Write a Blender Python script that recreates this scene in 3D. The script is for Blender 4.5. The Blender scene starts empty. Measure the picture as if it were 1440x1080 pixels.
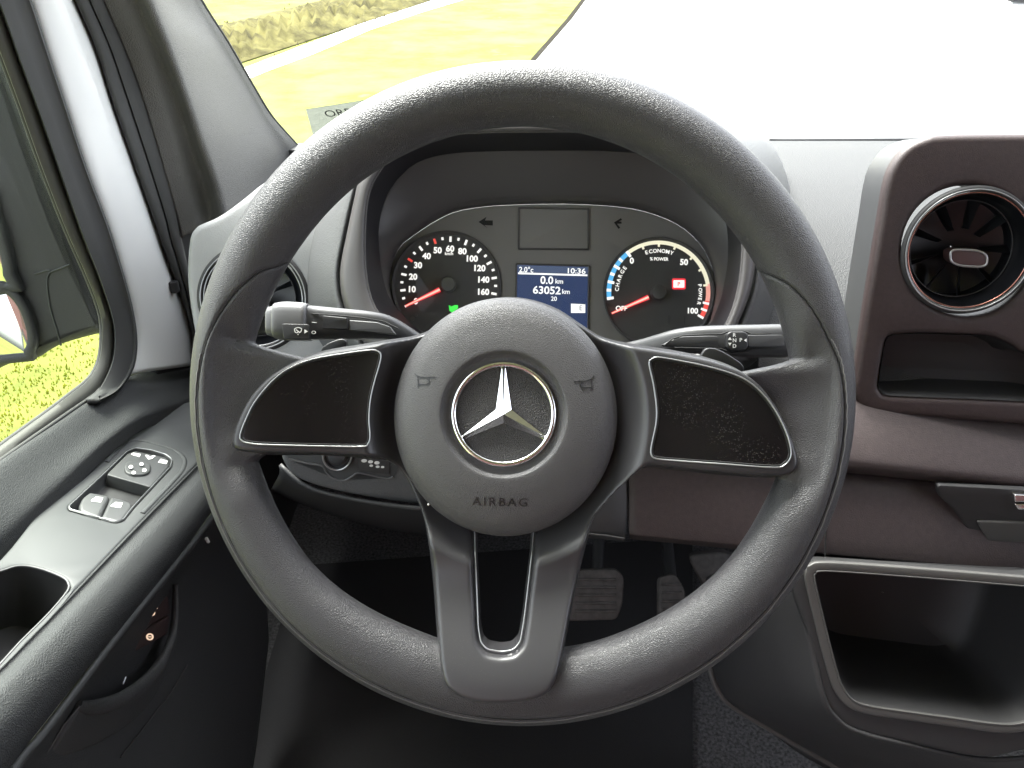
import bpy, bmesh, math, random
import numpy as np
from mathutils import Vector, Matrix

random.seed(7); np.random.seed(7)
SC = bpy.context.scene
COL = SC.collection
rad = math.radians

# ---------------------------------------------------------------- camera, sky, sun, exposure
FPX = 1081.0                       # focal length in photo pixels (1440 wide)
PITCH = rad(33.0)
CAM = Vector((0.0, 0.0, 0.0))      # camera is the origin of the cab; z up, y forward
cd = bpy.data.cameras.new('camera'); cam = bpy.data.objects.new('camera', cd); COL.objects.link(cam)
cam.location = CAM; cam.rotation_euler = (math.pi/2 - PITCH, 0, 0)
cd.sensor_width = 36.0; cd.lens = FPX/1440*36.0; cd.clip_start = 0.02; cd.clip_end = 600
SC.camera = cam

EXPOSURE = 3.55
EK = 2.0**EXPOSURE
SC.view_settings.view_transform = 'Standard'; SC.view_settings.look = 'None'
SC.view_settings.gamma = 1.0; SC.view_settings.use_curve_mapping = False
SC.view_settings.exposure = EXPOSURE
SUN_EL, SUN_AZ = rad(58), rad(-30)          # azimuth from +y (forward) towards +x
w = bpy.data.worlds.new('World'); SC.world = w; w.use_nodes = True
nt = w.node_tree; nt.nodes.clear()
sky = nt.nodes.new('ShaderNodeTexSky'); sky.sky_type = 'NISHITA'; sky.sun_disc = False
sky.sun_elevation = SUN_EL; sky.sun_rotation = SUN_AZ
sky.air_density = 1.0; sky.dust_density = 4.0; sky.ozone_density = 1.0
hs = nt.nodes.new('ShaderNodeHueSaturation'); hs.inputs['Saturation'].default_value = 0.34; hs.inputs['Hue'].default_value = 0.525
bg = nt.nodes.new('ShaderNodeBackground'); bg.inputs['Strength'].default_value = 0.11
wo = nt.nodes.new('ShaderNodeOutputWorld')
nt.links.new(sky.outputs[0], hs.inputs['Color']); nt.links.new(hs.outputs[0], bg.inputs[0]); nt.links.new(bg.outputs[0], wo.inputs[0])
sd = bpy.data.lights.new('sun', 'SUN'); sd.energy = 1.5; sd.angle = rad(30); sd.color = (1.0, 0.985, 0.96)
so = bpy.data.objects.new('sun', sd); COL.objects.link(so)
sdir = Vector((math.cos(SUN_EL)*math.sin(SUN_AZ), math.cos(SUN_EL)*math.cos(SUN_AZ), math.sin(SUN_EL)))
so.rotation_euler = sdir.to_track_quat('Z', 'Y').to_euler(); so.location = sdir*20
cy = SC.cycles
cy.use_denoising = True
cy.max_bounces = 10; cy.diffuse_bounces = 5; cy.glossy_bounces = 5; cy.transparent_max_bounces = 16
cy.sample_clamp_indirect = 8.0

# ---------------------------------------------------------------- geometry helpers
RT = Vector((1, 0, 0)); FW = Vector((0, math.cos(PITCH), -math.sin(PITCH))); UP = Vector((0, math.sin(PITCH), math.cos(PITCH)))
def ray(px, py): return RT*((px-720)/FPX) + UP*((540-py)/FPX) + FW
def P(px, py, d): return CAM + ray(px, py)*d
def hitX(px, py, X):
    r = ray(px, py); return CAM + r*(X/r.x)
def hitZ(px, py, Z):
    r = ray(px, py); return CAM + r*(Z/r.z)

class Plane:
    """a real plane in the cab with its own axes; traced outlines are carried onto it"""
    def __init__(s, o, n, up=None):
        s.o = Vector(o); s.n = Vector(n).normalized()
        up = Vector(up) if up is not None else UP
        s.u = up.cross(s.n).normalized(); s.v = s.n.cross(s.u).normalized()
    def uv(s, px, py, h=0.0):
        r = ray(px, py); o = s.o + s.n*h
        t = (o-CAM).dot(s.n)/r.dot(s.n); p = CAM + r*t - o
        return (p.dot(s.u), p.dot(s.v))
    def W(s, u, v, h=0.0): return s.o + s.u*u + s.v*v + s.n*h
def cam_plane(px, py, d, pitch=0.0, yaw=0.0):
    n = -FW
    n = Matrix.Rotation(rad(pitch), 3, RT) @ n
    n = Matrix.Rotation(rad(yaw), 3, UP) @ n
    return Plane(P(px, py, d), n)
def plane3(a, b, c):
    n = (b-a).cross(c-a).normalized()
    if n.dot(CAM-a) < 0: n = -n
    return Plane((a+b+c)/3, n)

def spline(pts, n, closed=False):
    """Catmull-Rom (centripetal-free, uniform) through pts, n samples per span"""
    pts = [np.array(p, float) for p in pts]; out = []; m = len(pts)
    spans = m if closed else m-1
    for i in range(spans):
        if closed: p0, p1, p2, p3 = pts[(i-1) % m], pts[i], pts[(i+1) % m], pts[(i+2) % m]
        else: p0, p1, p2, p3 = pts[max(i-1, 0)], pts[i], pts[i+1], pts[min(i+2, m-1)]
        for k in range(n):
            t = k/n
            out.append(0.5*((2*p1)+(-p0+p2)*t+(2*p0-5*p1+4*p2-p3)*t*t+(-p0+3*p1-3*p2+p3)*t**3))
    if not closed: out.append(pts[-1])
    return out
def resample(pts, n, closed=True):
    p = np.array(pts, float)
    if closed: p = np.vstack([p, p[:1]])
    L = np.r_[0, np.cumsum(np.linalg.norm(np.diff(p, axis=0), axis=1))]
    s = np.linspace(0, L[-1], n+1 if closed else n)
    if closed: s = s[:-1]
    return [np.array([np.interp(x, L, p[:, k]) for k in range(p.shape[1])]) for x in s]
def rounded(pts, r, n=5):
    """closed polygon with its corners rounded (r in the same units)"""
    out = []; m = len(pts)
    for i in range(m):
        a, b, c = (np.array(pts[(i+k-1) % m], float) for k in range(3))
        rr = min(r, np.linalg.norm(a-b)*0.45, np.linalg.norm(c-b)*0.45)
        p = b+(a-b)/np.linalg.norm(a-b)*rr; q = b+(c-b)/np.linalg.norm(c-b)*rr
        for k in range(n+1):
            t = k/n; out.append((1-t)**2*p+2*t*(1-t)*b+t*t*q)
    return out
def circle(cx, cy, r, n=64, ry=None, a0=0, a1=360):
    full = abs(a1-a0) >= 360
    m = n if full else n+1
    return [np.array((cx+r*math.cos(rad(a0+(a1-a0)*i/n)), cy+(ry or r)*math.sin(rad(a0+(a1-a0)*i/n)))) for i in range(m)]

def thing(name, label, cat, loc=(0, 0, 0), group=None):
    o = bpy.data.objects.new(name, None); COL.objects.link(o); o.location = loc
    o.empty_display_size = 0.02
    o['label'] = label; o['category'] = cat
    if group: o['group'] = group
    return o
def tag(o, label=None, cat=None, group=None, kind=None):
    if label: o['label'] = label
    if cat: o['category'] = cat
    if group: o['group'] = group
    if kind: o['kind'] = kind
    return o
def wloc(o):
    v = Vector(o.location)
    while o.parent: o = o.parent; v += Vector(o.location)
    return v
def mesh(name, verts, faces, mat, parent=None, smooth=40, loc=None):
    off = wloc(parent) if parent is not None else (Vector(loc) if loc is not None else Vector((0, 0, 0)))
    V = np.array([tuple(v) for v in verts], float)
    me = bpy.data.meshes.new(name)
    me.from_pydata((V-np.array(off)).tolist(), [], [tuple(int(i) for i in f) for f in faces])
    me.validate(); me.update()
    bm = bmesh.new(); bm.from_mesh(me); bmesh.ops.recalc_face_normals(bm, faces=bm.faces); bm.to_mesh(me); bm.free()
    if smooth:
        me.polygons.foreach_set('use_smooth', [True]*len(me.polygons))
        if smooth < 180: me.set_sharp_from_angle(angle=rad(smooth))
    me.materials.append(mat)
    o = bpy.data.objects.new(name, me); COL.objects.link(o)
    if parent is not None: o.parent = parent
    elif loc is not None: o.location = loc
    return o
def gridmesh(name, rows, mat, parent=None, closed_u=False, closed_v=False, smooth=60, thick=0.0, loc=None, cap=False):
    nr, nc = len(rows), len(rows[0]); V = [p for r in rows for p in r]; F = []
    for i in range(nr if closed_v else nr-1):
        for j in range(nc if closed_u else nc-1):
            a, b = i*nc+j, i*nc+(j+1) % nc; c, d = ((i+1) % nr)*nc+(j+1) % nc, ((i+1) % nr)*nc+j
            F.append((a, b, c, d))
    if cap: F.append(tuple(range(nc))); F.append(tuple((nr-1)*nc+j for j in range(nc)))
    o = mesh(name, V, F, mat, parent, smooth, loc)
    if thick:
        m = o.modifiers.new('thickness', 'SOLIDIFY'); m.thickness = abs(thick)
        # thickness grows away from the viewer
        ps = o.data.polygons; k = len(ps)//2
        c = Vector(ps[k].center)+wloc(o); m.offset = -1 if Vector(ps[k].normal).dot(CAM-c) > 0 else 1
    return o
def upsample(ctrl, nu, nv):
    rows = [spline(r, nu) for r in ctrl]
    cols = list(zip(*rows)); cols = [spline(c, nv) for c in cols]
    return [list(r) for r in zip(*cols)]
def surf(name, ctrl, mat, parent=None, nu=6, nv=6, thick=0.003, smooth=60, mode='P'):
    """smooth sheet through control points (px, py, depth) ('P') or (px, py, X) ('X')"""
    fn = {'P': P, 'X': hitX, 'Z': hitZ}[mode]
    C3 = [[tuple(fn(*c)) for c in r] for r in ctrl]
    return gridmesh(name, upsample(C3, nu, nv), mat, parent, smooth=smooth, thick=thick)
def tube(name, pts, r, mat, parent=None, closed=False, seg=10, loc=None, flat=1.0, nrm=None):
    pts = [Vector(p) for p in pts]; rows = []; n = len(pts); up = Vector(nrm) if nrm is not None else Vector((0.31, 0.2, 0.93))
    for i, p in enumerate(pts):
        a = pts[(i-1) % n] if closed or i > 0 else p; b = pts[(i+1) % n] if closed or i < n-1 else p
        t = (b-a).normalized(); s = t.cross(up).normalized(); q = s.cross(t).normalized()
        rr = r[i] if hasattr(r, '__len__') else r
        rows.append([p+s*(rr*math.cos(2*math.pi*k/seg))+q*(rr*flat*math.sin(2*math.pi*k/seg)) for k in range(seg)])
    return gridmesh(name, rows, mat, parent, closed_u=True, closed_v=closed, cap=not closed, smooth=70, loc=loc)
def area2(p): 
    p = np.array(p); x, y = p[:, 0], p[:, 1]; return 0.5*np.sum(x*np.roll(y, -1)-y*np.roll(x, -1))
def inset(p, dist):
    p = np.array(p); a = np.roll(p, 1, 0); b = np.roll(p, -1, 0)
    e1 = p-a; e2 = b-p; e1 /= np.linalg.norm(e1, axis=1)[:, None]+1e-12; e2 /= np.linalg.norm(e2, axis=1)[:, None]+1e-12
    n = np.stack([-(e1[:, 1]+e2[:, 1]), e1[:, 0]+e2[:, 0]], 1); l = np.linalg.norm(n, axis=1)[:, None]+1e-12
    n = n/l; k = np.clip(1/np.maximum(np.sqrt(np.maximum((1+np.sum(e1*e2, 1))/2, 0.2)), 0.4), 1, 1.6)
    return p+n*dist*k[:, None]
def plate(name, pl, outline, h=0.0, thick=0.004, bevel=0.0008, mat=None, parent=None, holes=(), steps=3, px=True, back=False, smooth=35, hfun=None):
    """solid plate lying on a plane: outline traced in photo pixels (px=True) or in metres on the plane"""
    conv = (lambda q: np.array([pl.uv(a[0], a[1], h) for a in q])) if px else (lambda q: np.array(q, float))
    loops = [conv(outline)] + [conv(x) for x in holes]
    for i, L in enumerate(loops):
        if (area2(L) > 0) != (i == 0): loops[i] = L[::-1]
    bm = bmesh.new(); tops = []; bots = []
    hf = hfun or (lambda u, v: 0.0)
    for L in loops:
        rings = [(0, -thick), (0, -bevel)]
        rings += [(bevel*(1-math.cos(math.pi/2*k/steps)), -bevel*(1-math.sin(math.pi/2*k/steps))) for k in range(1, steps+1)]
        prev = None
        for ins, hh in rings:
            Q = inset(L, ins); ring = [bm.verts.new(pl.W(a, b, h+hh+hf(a, b))) for a, b in Q]
            if prev:
                for k in range(len(ring)):
                    k2 = (k+1) % len(ring); bm.faces.new((prev[k], prev[k2], ring[k2], ring[k]))
            else: bots.append(ring)
            prev = ring
        tops.append(prev)
    def fill(rs):
        if len(rs) == 1:
            f = bm.faces.new(rs[0]); bmesh.ops.triangulate(bm, faces=[f], ngon_method='EAR_CLIP')
            return
        ed = []
        for r in rs:
            for k in range(len(r)):
                e = bm.edges.get((r[k], r[(k+1) % len(r)])) or bm.edges.new((r[k], r[(k+1) % len(r)])); ed.append(e)
        bmesh.ops.triangle_fill(bm, edges=ed, use_beauty=True, normal=pl.n)
    fill(tops)
    if back: fill(bots)
    off = wloc(parent) if parent is not None else pl.o
    bmesh.ops.translate(bm, verts=bm.verts, vec=-Vector(off))
    bmesh.ops.recalc_face_normals(bm, faces=bm.faces)
    me = bpy.data.meshes.new(name); bm.to_mesh(me); bm.free()
    # outward normals: the front must face along the plane normal
    me.update()
    s = sum(p.normal.dot(pl.n)*p.area for p in me.polygons)
    if s < 0 and not back: me.flip_normals()
    me.polygons.foreach_set('use_smooth', [True]*len(me.polygons)); me.set_sharp_from_angle(angle=rad(smooth))
    me.materials.append(mat)
    o = bpy.data.objects.new(name, me); COL.objects.link(o)
    if parent is not None: o.parent = parent
    else: o.location = off
    return o
class Strip:
    def __init__(s, a, b): s.a, s.b = a, b
def join_polys(name, pl, polys, h, mat, parent, thick=0.0003, px=True, drape=None):
    """several flat printed marks that make up one symbol"""
    V = []; F = []
    for q in polys:
        if isinstance(q, Strip):
            A = [pl.uv(x[0], x[1], h) if px else x for x in q.a]; B = [pl.uv(x[0], x[1], h) if px else x for x in q.b]
            n = len(A); b = len(V)
            dr_ = drape or (lambda u, v: 0.0)
            V += [pl.W(u, v, hh_+dr_(u, v)) for hh_ in (h, h-thick) for L_ in (A, B) for u, v in L_]
            for k in range(n-1):
                F += [(b+k, b+k+1, b+n+k+1, b+n+k), (b+k, b+2*n+k, b+2*n+k+1, b+k+1), (b+n+k, b+n+k+1, b+3*n+k+1, b+3*n+k)]
            F += [(b, b+n, b+3*n, b+2*n), (b+n-1, b+3*n-1, b+4*n-1, b+2*n-1)]
            continue
        L = np.array([pl.uv(a[0], a[1], h) for a in q]) if px else np.array(q, float)
        if area2(L) < 0: L = L[::-1]
        n = len(L); b = len(V)
        V += [pl.W(a, c, h) for a, c in L] + [pl.W(a, c, h-thick) for a, c in L]
        F.append(tuple(range(b, b+n)))
        F += [(b+k, b+n+k, b+n+(k+1) % n, b+(k+1) % n) for k in range(n)]
    return mesh(name, V, F, mat, parent, smooth=0)
def stroke(pts, wd):
    """ribbon polygon (2-D) of constant width along a polyline"""
    p = np.array(pts, float); t = np.gradient(p, axis=0); t /= np.linalg.norm(t, axis=1)[:, None]+1e-9
    n = np.stack([-t[:, 1], t[:, 0]], 1)
    return Strip([tuple(a) for a in p+n*wd/2], [tuple(a) for a in (p-n*wd/2)])
def text(name, s, pl, px, py, hpx, mat, parent, h=0.0, rot=0.0, extrude=0.00015, sx=1.0, bold=0.0, wpx=None, space=1.0, drape=None):
    """lettering: cap height hpx photo pixels, centred at (px, py) on the plane"""
    cu = bpy.data.curves.new('lettering', 'FONT'); cu.body = s; cu.align_x = 'CENTER'; cu.align_y = 'CENTER'; cu.size = 1.0
    cu.offset = bold; cu.space_character = space; cu.resolution_u = 3
    to = bpy.data.objects.new('lettering', cu); me = to.to_mesh()
    V = np.array([v.co[:] for v in me.vertices]); F = [tuple(p.vertices) for p in me.polygons]
    to.to_mesh_clear(); bpy.data.objects.remove(to); bpy.data.curves.remove(cu)
    c = (V.max(0)+V.min(0))/2; V = V-c
    u0, v0 = pl.uv(px, py, h); u1, v1 = pl.uv(px, py-hpx, h); k = math.hypot(u1-u0, v1-v0)/0.70
    if wpx:
        u2, v2 = pl.uv(px+wpx, py, h); sx = math.hypot(u2-u0, v2-v0)/(k*(V[:, 0].max()-V[:, 0].min()))
    ca, sa = math.cos(rad(rot)), math.sin(rad(rot))
    Q = []
    for x, y, _ in V:
        x *= k*sx; y *= k; Q.append((u0+x*ca-y*sa, v0+x*sa+y*ca))
    dr_ = drape or (lambda u, v: 0.0)
    n = len(Q); VV = [pl.W(a, b, h+dr_(a, b)) for a, b in Q]
    if extrude:
        from collections import Counter
        ec = Counter()
        for f in F:
            for i in range(len(f)): ec[tuple(sorted((f[i], f[(i+1) % len(f)])))] += 1
        VV += [pl.W(a, b, h-extrude+dr_(a, b)) for a, b in Q]
        F = F + [(a, b, b+n, a+n) for (a, b), c_ in ec.items() if c_ == 1]
    return mesh(name, VV, F, mat, parent, smooth=0)
def box(name, lo, hi, mat, parent=None, bevel=0.0):
    lo, hi = Vector(lo), Vector(hi); c = (lo+hi)/2
    bm = bmesh.new(); bmesh.ops.create_cube(bm, size=1.0); 
    for v in bm.verts: v.co = Vector((v.co.x*(hi.x-lo.x), v.co.y*(hi.y-lo.y), v.co.z*(hi.z-lo.z)))
    if bevel: bmesh.ops.bevel(bm, geom=bm.edges[:], offset=bevel, segments=3, profile=0.5, affect='EDGES')
    me = bpy.data.meshes.new(name); bm.to_mesh(me); bm.free(); me.materials.append(mat)
    if bevel: me.polygons.foreach_set('use_smooth', [True]*len(me.polygons)); me.set_sharp_from_angle(angle=rad(40))
    o = bpy.data.objects.new(name, me); COL.objects.link(o)
    if parent is not None: o.parent = parent; o.location = c-wloc(parent)
    else: o.location = c
    return o

# ---------------------------------------------------------------- materials
def mat(name, col, rough=0.5, metal=0.0, bump=None, spec=0.5, var=0.0, vscale=40, dust=0.0, emit=None, estr=0.0, coat=0.0, rvar=0.0):
    m = bpy.data.materials.new(name); m.use_nodes = True; t = m.node_tree; N = t.nodes; L = t.links
    b = N['Principled BSDF']; b.inputs['Base Color'].default_value = (*col, 1); b.inputs['Roughness'].default_value = rough
    b.inputs['Metallic'].default_value = metal; b.inputs['Specular IOR Level'].default_value = spec; b.inputs['Coat Weight'].default_value = coat
    tc = N.new('ShaderNodeTexCoord')
    def noise(sc, det=3, r=0.55):
        n = N.new('ShaderNodeTexNoise'); n.inputs['Scale'].default_value = sc; n.inputs['Detail'].default_value = det
        n.inputs['Roughness'].default_value = r; L.new(tc.outputs['Object'], n.inputs['Vector']); return n
    def ramp(src, a, b_, ca, cb):
        r = N.new('ShaderNodeMapRange'); r.inputs['From Min'].default_value = a; r.inputs['From Max'].default_value = b_
        r.inputs['To Min'].default_value = ca; r.inputs['To Max'].default_value = cb; L.new(src, r.inputs['Value']); return r
    csock = None
    if var:
        n = noise(vscale, 5); r = ramp(n.outputs['Fac'], 0.3, 0.7, 1-var, 1+var)
        mx = N.new('ShaderNodeMix'); mx.data_type = 'RGBA'; mx.blend_type = 'MULTIPLY'; mx.inputs[0].default_value = 1
        mx.inputs[6].default_value = (*col, 1); L.new(r.outputs[0], mx.inputs[7]); csock = mx.outputs[2]
    if dust:
        v = N.new('ShaderNodeTexVoronoi'); v.inputs['Scale'].default_value = 900; L.new(tc.outputs['Object'], v.inputs['Vector'])
        n2 = noise(35, 4); 
        rr = ramp(v.outputs['Distance'], 0.10, 0.20, 1, 0); r2 = ramp(n2.outputs['Fac'], 0.5, 0.62, 0, 1)
        mu = N.new('ShaderNodeMath'); mu.operation = 'MULTIPLY'; L.new(rr.outputs[0], mu.inputs[0]); L.new(r2.outputs[0], mu.inputs[1])
        mu2 = N.new('ShaderNodeMath'); mu2.operation = 'MULTIPLY'; mu2.inputs[1].default_value = dust; L.new(mu.outputs[0], mu2.inputs[0])
        mx = N.new('ShaderNodeMix'); mx.data_type = 'RGBA'; L.new(mu2.outputs[0], mx.inputs[0])
        if csock: L.new(csock, mx.inputs[6])
        else: mx.inputs[6].default_value = (*col, 1)
        mx.inputs[7].default_value = (0.30, 0.29, 0.27, 1); csock = mx.outputs[2]
    if csock: L.new(csock, b.inputs['Base Color'])
    if rvar:
        n = noise(18, 4); r = ramp(n.outputs['Fac'], 0.3, 0.7, max(rough-rvar, 0.03), rough+rvar); L.new(r.outputs[0], b.inputs['Roughness'])
    if bump:
        kind, sc, st, di = bump
        bp = N.new('ShaderNodeBump'); bp.inputs['Strength'].default_value = st; bp.inputs['Distance'].default_value = di
        if kind == 'leather':
            wn = noise(sc*0.6, 2); vm = N.new('ShaderNodeVectorMath'); vm.operation = 'MULTIPLY_ADD'
            vm.inputs[1].default_value = (0.9/sc,)*3; L.new(wn.outputs['Color'], vm.inputs[0]); L.new(tc.outputs['Object'], vm.inputs[2])
            v = N.new('ShaderNodeTexVoronoi'); v.feature = 'DISTANCE_TO_EDGE'; v.inputs['Scale'].default_value = sc; L.new(vm.outputs[0], v.inputs['Vector'])
            r = ramp(v.outputs['Distance'], 0.0, 0.30, 0, 1); r.interpolation_type = 'SMOOTHSTEP'
            n3 = noise(sc*0.5, 2); ad = N.new('ShaderNodeMath'); ad.operation = 'MULTIPLY_ADD'; ad.inputs[1].default_value = 0.2
            L.new(n3.outputs['Fac'], ad.inputs[0]); L.new(r.outputs[0], ad.inputs[2]); L.new(ad.outputs[0], bp.inputs['Height'])
        else:
            n = noise(sc, 4, 0.6); L.new(n.outputs['Fac'], bp.inputs['Height'])
        L.new(bp.outputs[0], b.inputs['Normal'])
    if emit is not None:
        b.inputs['Emission Color'].default_value = (*emit, 1); b.inputs['Emission Strength'].default_value = estr/EK
    return m
def glass(name, tint, gloss=0.05):
    m = bpy.data.materials.new(name); m.use_nodes = True; t = m.node_tree; N = t.nodes; N.clear()
    o = N.new('ShaderNodeOutputMaterial'); tr = N.new('ShaderNodeBsdfTransparent'); tr.inputs[0].default_value = (*tint, 1)
    gl = N.new('ShaderNodeBsdfGlossy'); gl.inputs['Roughness'].default_value = 0.02
    mx = N.new('ShaderNodeMixShader'); mx.inputs[0].default_value = gloss
    t.links.new(tr.outputs[0], mx.inputs[1]); t.links.new(gl.outputs[0], mx.inputs[2]); t.links.new(mx.outputs[0], o.inputs[0])
    return m
M = {}
M['leather'] = mat('wheel_leather', (0.038, 0.037, 0.040), 0.40, bump=('leather', 900, 0.44, 0.0004), rvar=0.03)
M['pad'] = mat('airbag_cover_vinyl', (0.074, 0.072, 0.075), 0.43, bump=('leather', 850, 0.40, 0.0004), rvar=0.05)
M['trim'] = mat('satin_dark_plastic', (0.036, 0.035, 0.038), 0.36, bump=('noise', 2500, 0.08, 0.0003), dust=0.12, rvar=0.04)
M['gloss'] = mat('piano_black', (0.006, 0.006, 0.007), 0.20, bump=('noise', 20, 0.05, 0.001), dust=0.35)
M['edge'] = mat('bright_bezel_edge', (0.42, 0.43, 0.44), 0.3, 0.8)
M['chrome'] = mat('chrome', (0.86, 0.86, 0.87), 0.13, 1.0)
M['emblem_floor'] = mat('emblem_grained_floor', (0.035, 0.033, 0.034), 0.48, bump=('leather', 900, 0.7, 0.0005))
M['letter'] = mat('emboss_shade', (0.014, 0.014, 0.015), 0.35)  # same stuff as the cover, darkened to stand for the relief's shade
M['bead'] = mat('seam_bead', (0.12, 0.115, 0.115), 0.4)
M['groove'] = mat('dark_groove', (0.008, 0.008, 0.008), 0.8)
M['stalk'] = mat('stalk_plastic', (0.036, 0.036, 0.038), 0.42, bump=('noise', 1800, 0.1, 0.0003))
M['stalk_light'] = mat('stalk_knob_plastic', (0.095, 0.095, 0.097), 0.42)
M['stalk_dark'] = mat('stalk_inset_plastic', (0.018, 0.018, 0.019), 0.45)
M['print'] = mat('white_print', (0.75, 0.75, 0.73), 0.5)
M['dash'] = mat('dash_soft_plastic', (0.075, 0.077, 0.079), 0.55, bump=('leather', 420, 0.3, 0.0006))
M['dash_top'] = mat('dash_top_plastic', (0.034, 0.0345, 0.035), 0.65, spec=0.3, bump=('leather', 420, 0.5, 0.0006))
M['dash_end'] = mat('dash_end_plastic', (0.30, 0.305, 0.305), 0.5, bump=('leather', 420, 0.2, 0.0005))
M['dash_dark'] = mat('dash_dark_red_reflection', (0.036, 0.0255, 0.0255), 0.55, bump=('noise', 900, 0.5, 0.0007), var=0.16, vscale=200)  # brown tint is reflected red light put into the base colour
M['panel'] = mat('centre_panel_red_reflection', (0.034, 0.0225, 0.0225), 0.5, bump=('noise', 1300, 0.5, 0.0006), var=0.16, vscale=300)  # red reflection painted into the plastic's colour
M['black'] = mat('black_plastic', (0.027, 0.027, 0.028), 0.55)
M['blackwall'] = mat('cluster_black_wall', (0.014, 0.014, 0.017), 0.5)
M['cluster'] = mat('cluster_surround', (0.066, 0.062, 0.062), 0.45, bump=('noise', 1400, 0.1, 0.0003))
M['face'] = mat('cluster_face', (0.19, 0.182, 0.174), 0.55)
M['dial'] = mat('dial_face', (0.066, 0.065, 0.066), 0.6)
M['lit'] = mat('backlit_white', (0.8, 0.8, 0.78), 0.5, emit=(1.0, 0.98, 0.93), estr=0.95)
M['lit_cream'] = mat('backlit_cream', (0.7, 0.68, 0.5), 0.5, emit=(1.0, 0.95, 0.72), estr=0.75)
M['lit_blue'] = mat('backlit_blue', (0.1, 0.4, 0.7), 0.5, emit=(0.12, 0.52, 0.95), estr=0.75)
M['lit_red'] = mat('backlit_red', (0.7, 0.1, 0.08), 0.5, emit=(1.0, 0.10, 0.08), estr=0.75)
M['lit_pink'] = mat('backlit_pink', (0.8, 0.4, 0.35), 0.5, emit=(1.0, 0.42, 0.34), estr=0.7)
M['needle'] = mat('needle_red', (0.7, 0.05, 0.05), 0.4, emit=(1.0, 0.03, 0.06), estr=0.85)
M['needle_core'] = mat('needle_core', (0.9, 0.5, 0.4), 0.4, emit=(1.0, 0.55, 0.42), estr=1.2)
M['lit_green'] = mat('backlit_green', (0.1, 0.7, 0.1), 0.5, emit=(0.05, 0.9, 0.08), estr=0.9)
M['lit_amber'] = mat('backlit_amber', (0.8, 0.7, 0.3), 0.5, emit=(1.0, 0.8, 0.35), estr=1.1)
M['screen'] = mat('display_navy', (0.02, 0.025, 0.04), 0.25, emit=(0.030, 0.052, 0.135), estr=0.9)
M['screen_bar'] = mat('display_bar', (0.03, 0.04, 0.06), 0.25, emit=(0.075, 0.105, 0.19), estr=0.9)
M['pillar'] = mat('pillar_trim_plastic', (0.10, 0.099, 0.095), 0.6, bump=('leather', 480, 0.5, 0.0006))
M['white_paint'] = mat('white_body_paint', (0.74, 0.75, 0.74), 0.3, coat=0.4)
M['rubber'] = mat('rubber_seal', (0.046, 0.047, 0.046), 0.75, bump=('noise', 500, 0.1, 0.0004))
M['rubber_grey'] = mat('window_channel', (0.06, 0.06, 0.052), 0.55)
M['door'] = mat('door_soft_plastic', (0.036, 0.038, 0.039), 0.7, spec=0.3, bump=('leather', 650, 0.5, 0.0006))
M['tray'] = mat('door_tray_plastic', (0.046, 0.049, 0.050), 0.6, bump=('noise', 1500, 0.12, 0.0004))
M['door_low'] = mat('lower_door_plastic', (0.036, 0.037, 0.037), 0.6, bump=('leather', 500, 0.3, 0.0005))
M['switch'] = mat('switch_plastic', (0.060, 0.062, 0.063), 0.45)
M['lockbtn'] = mat('lock_button_plastic', (0.040, 0.024, 0.022), 0.5)
M['mirror_body'] = mat('mirror_housing_plastic', (0.030, 0.030, 0.034), 0.6, bump=('noise', 700, 0.2, 0.0005), dust=0.3)
M['mirror'] = mat('mirror_glass', (0.8, 0.82, 0.82), 0.02, 1.0)
M['carpet'] = mat('carpet', (0.075, 0.075, 0.077), 0.95, bump=('noise', 260, 1.0, 0.004), var=0.7, vscale=240)
M['mat_rubber'] = mat('floor_mat_rubber', (0.026, 0.026, 0.027), 0.85, bump=('noise', 300, 0.3, 0.001), spec=0.15)
M['pedal'] = mat('pedal_rubber', (0.070, 0.064, 0.060), 0.7, bump=('noise', 300, 0.3, 0.001), var=0.3, vscale=120)
M['lining'] = mat('roof_lining', (0.36, 0.35, 0.34), 0.9)
M['bin'] = mat('storage_bin_plastic', (0.020, 0.0195, 0.0205), 0.6, bump=('noise', 700, 0.15, 0.0005))
M['lip'] = mat('bin_lip_plastic', (0.060, 0.058, 0.056), 0.45)
M['wind'] = glass('windscreen_glass', (0.97, 0.985, 0.97), 0.02)
M['side'] = glass('side_window_glass', (0.84, 0.87, 0.83), 0.015)
M['lens'] = glass('cluster_lens', (0.97, 0.97, 0.97), 0.012)

# ================================================================ STEERING WHEEL
PW = cam_plane(735, 553, 0.45)
K = 0.45/FPX                                   # metres per photo pixel on the wheel plane
WH = thing('steering_wheel', 'black grained steering wheel with three spokes and a chrome star emblem', 'steering wheel', PW.o)

def tab(th, pts):
    """periodic smooth table lookup, th in degrees"""
    pts = sorted(pts); xs = np.array([p[0] for p in pts], float); ys = np.array([p[1] for p in pts], float)
    xs = np.r_[xs-360, xs, xs+360]; ys = np.r_[ys, ys, ys]
    th = np.mod(th, 360.0)
    i = np.clip(np.searchsorted(xs, th)-1, 0, len(xs)-2); t = (th-xs[i])/(xs[i+1]-xs[i]); t = t*t*(3-2*t)
    return ys[i]*(1-t)+ys[i+1]*t
def sstep(a, b, x):
    t = np.clip((x-a)/(b-a), 0, 1); return t*t*(3-2*t)
NT, NP = 860, 176
TH = np.linspace(0, 360, NT, endpoint=False); PH = np.linspace(0, 2*math.pi, NP, endpoint=False)
ro = np.full(NT, 464.5)*K
ri = tab(TH, [(0, 379), (40, 375), (90, 377), (140, 376), (180, 385), (215, 383), (250, 366), (270, 362), (290, 365), (325, 374)])*K
t180 = TH; e = sstep(169.3, 172.2, t180)*(1-sstep(189.0, 194.5, t180))
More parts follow.
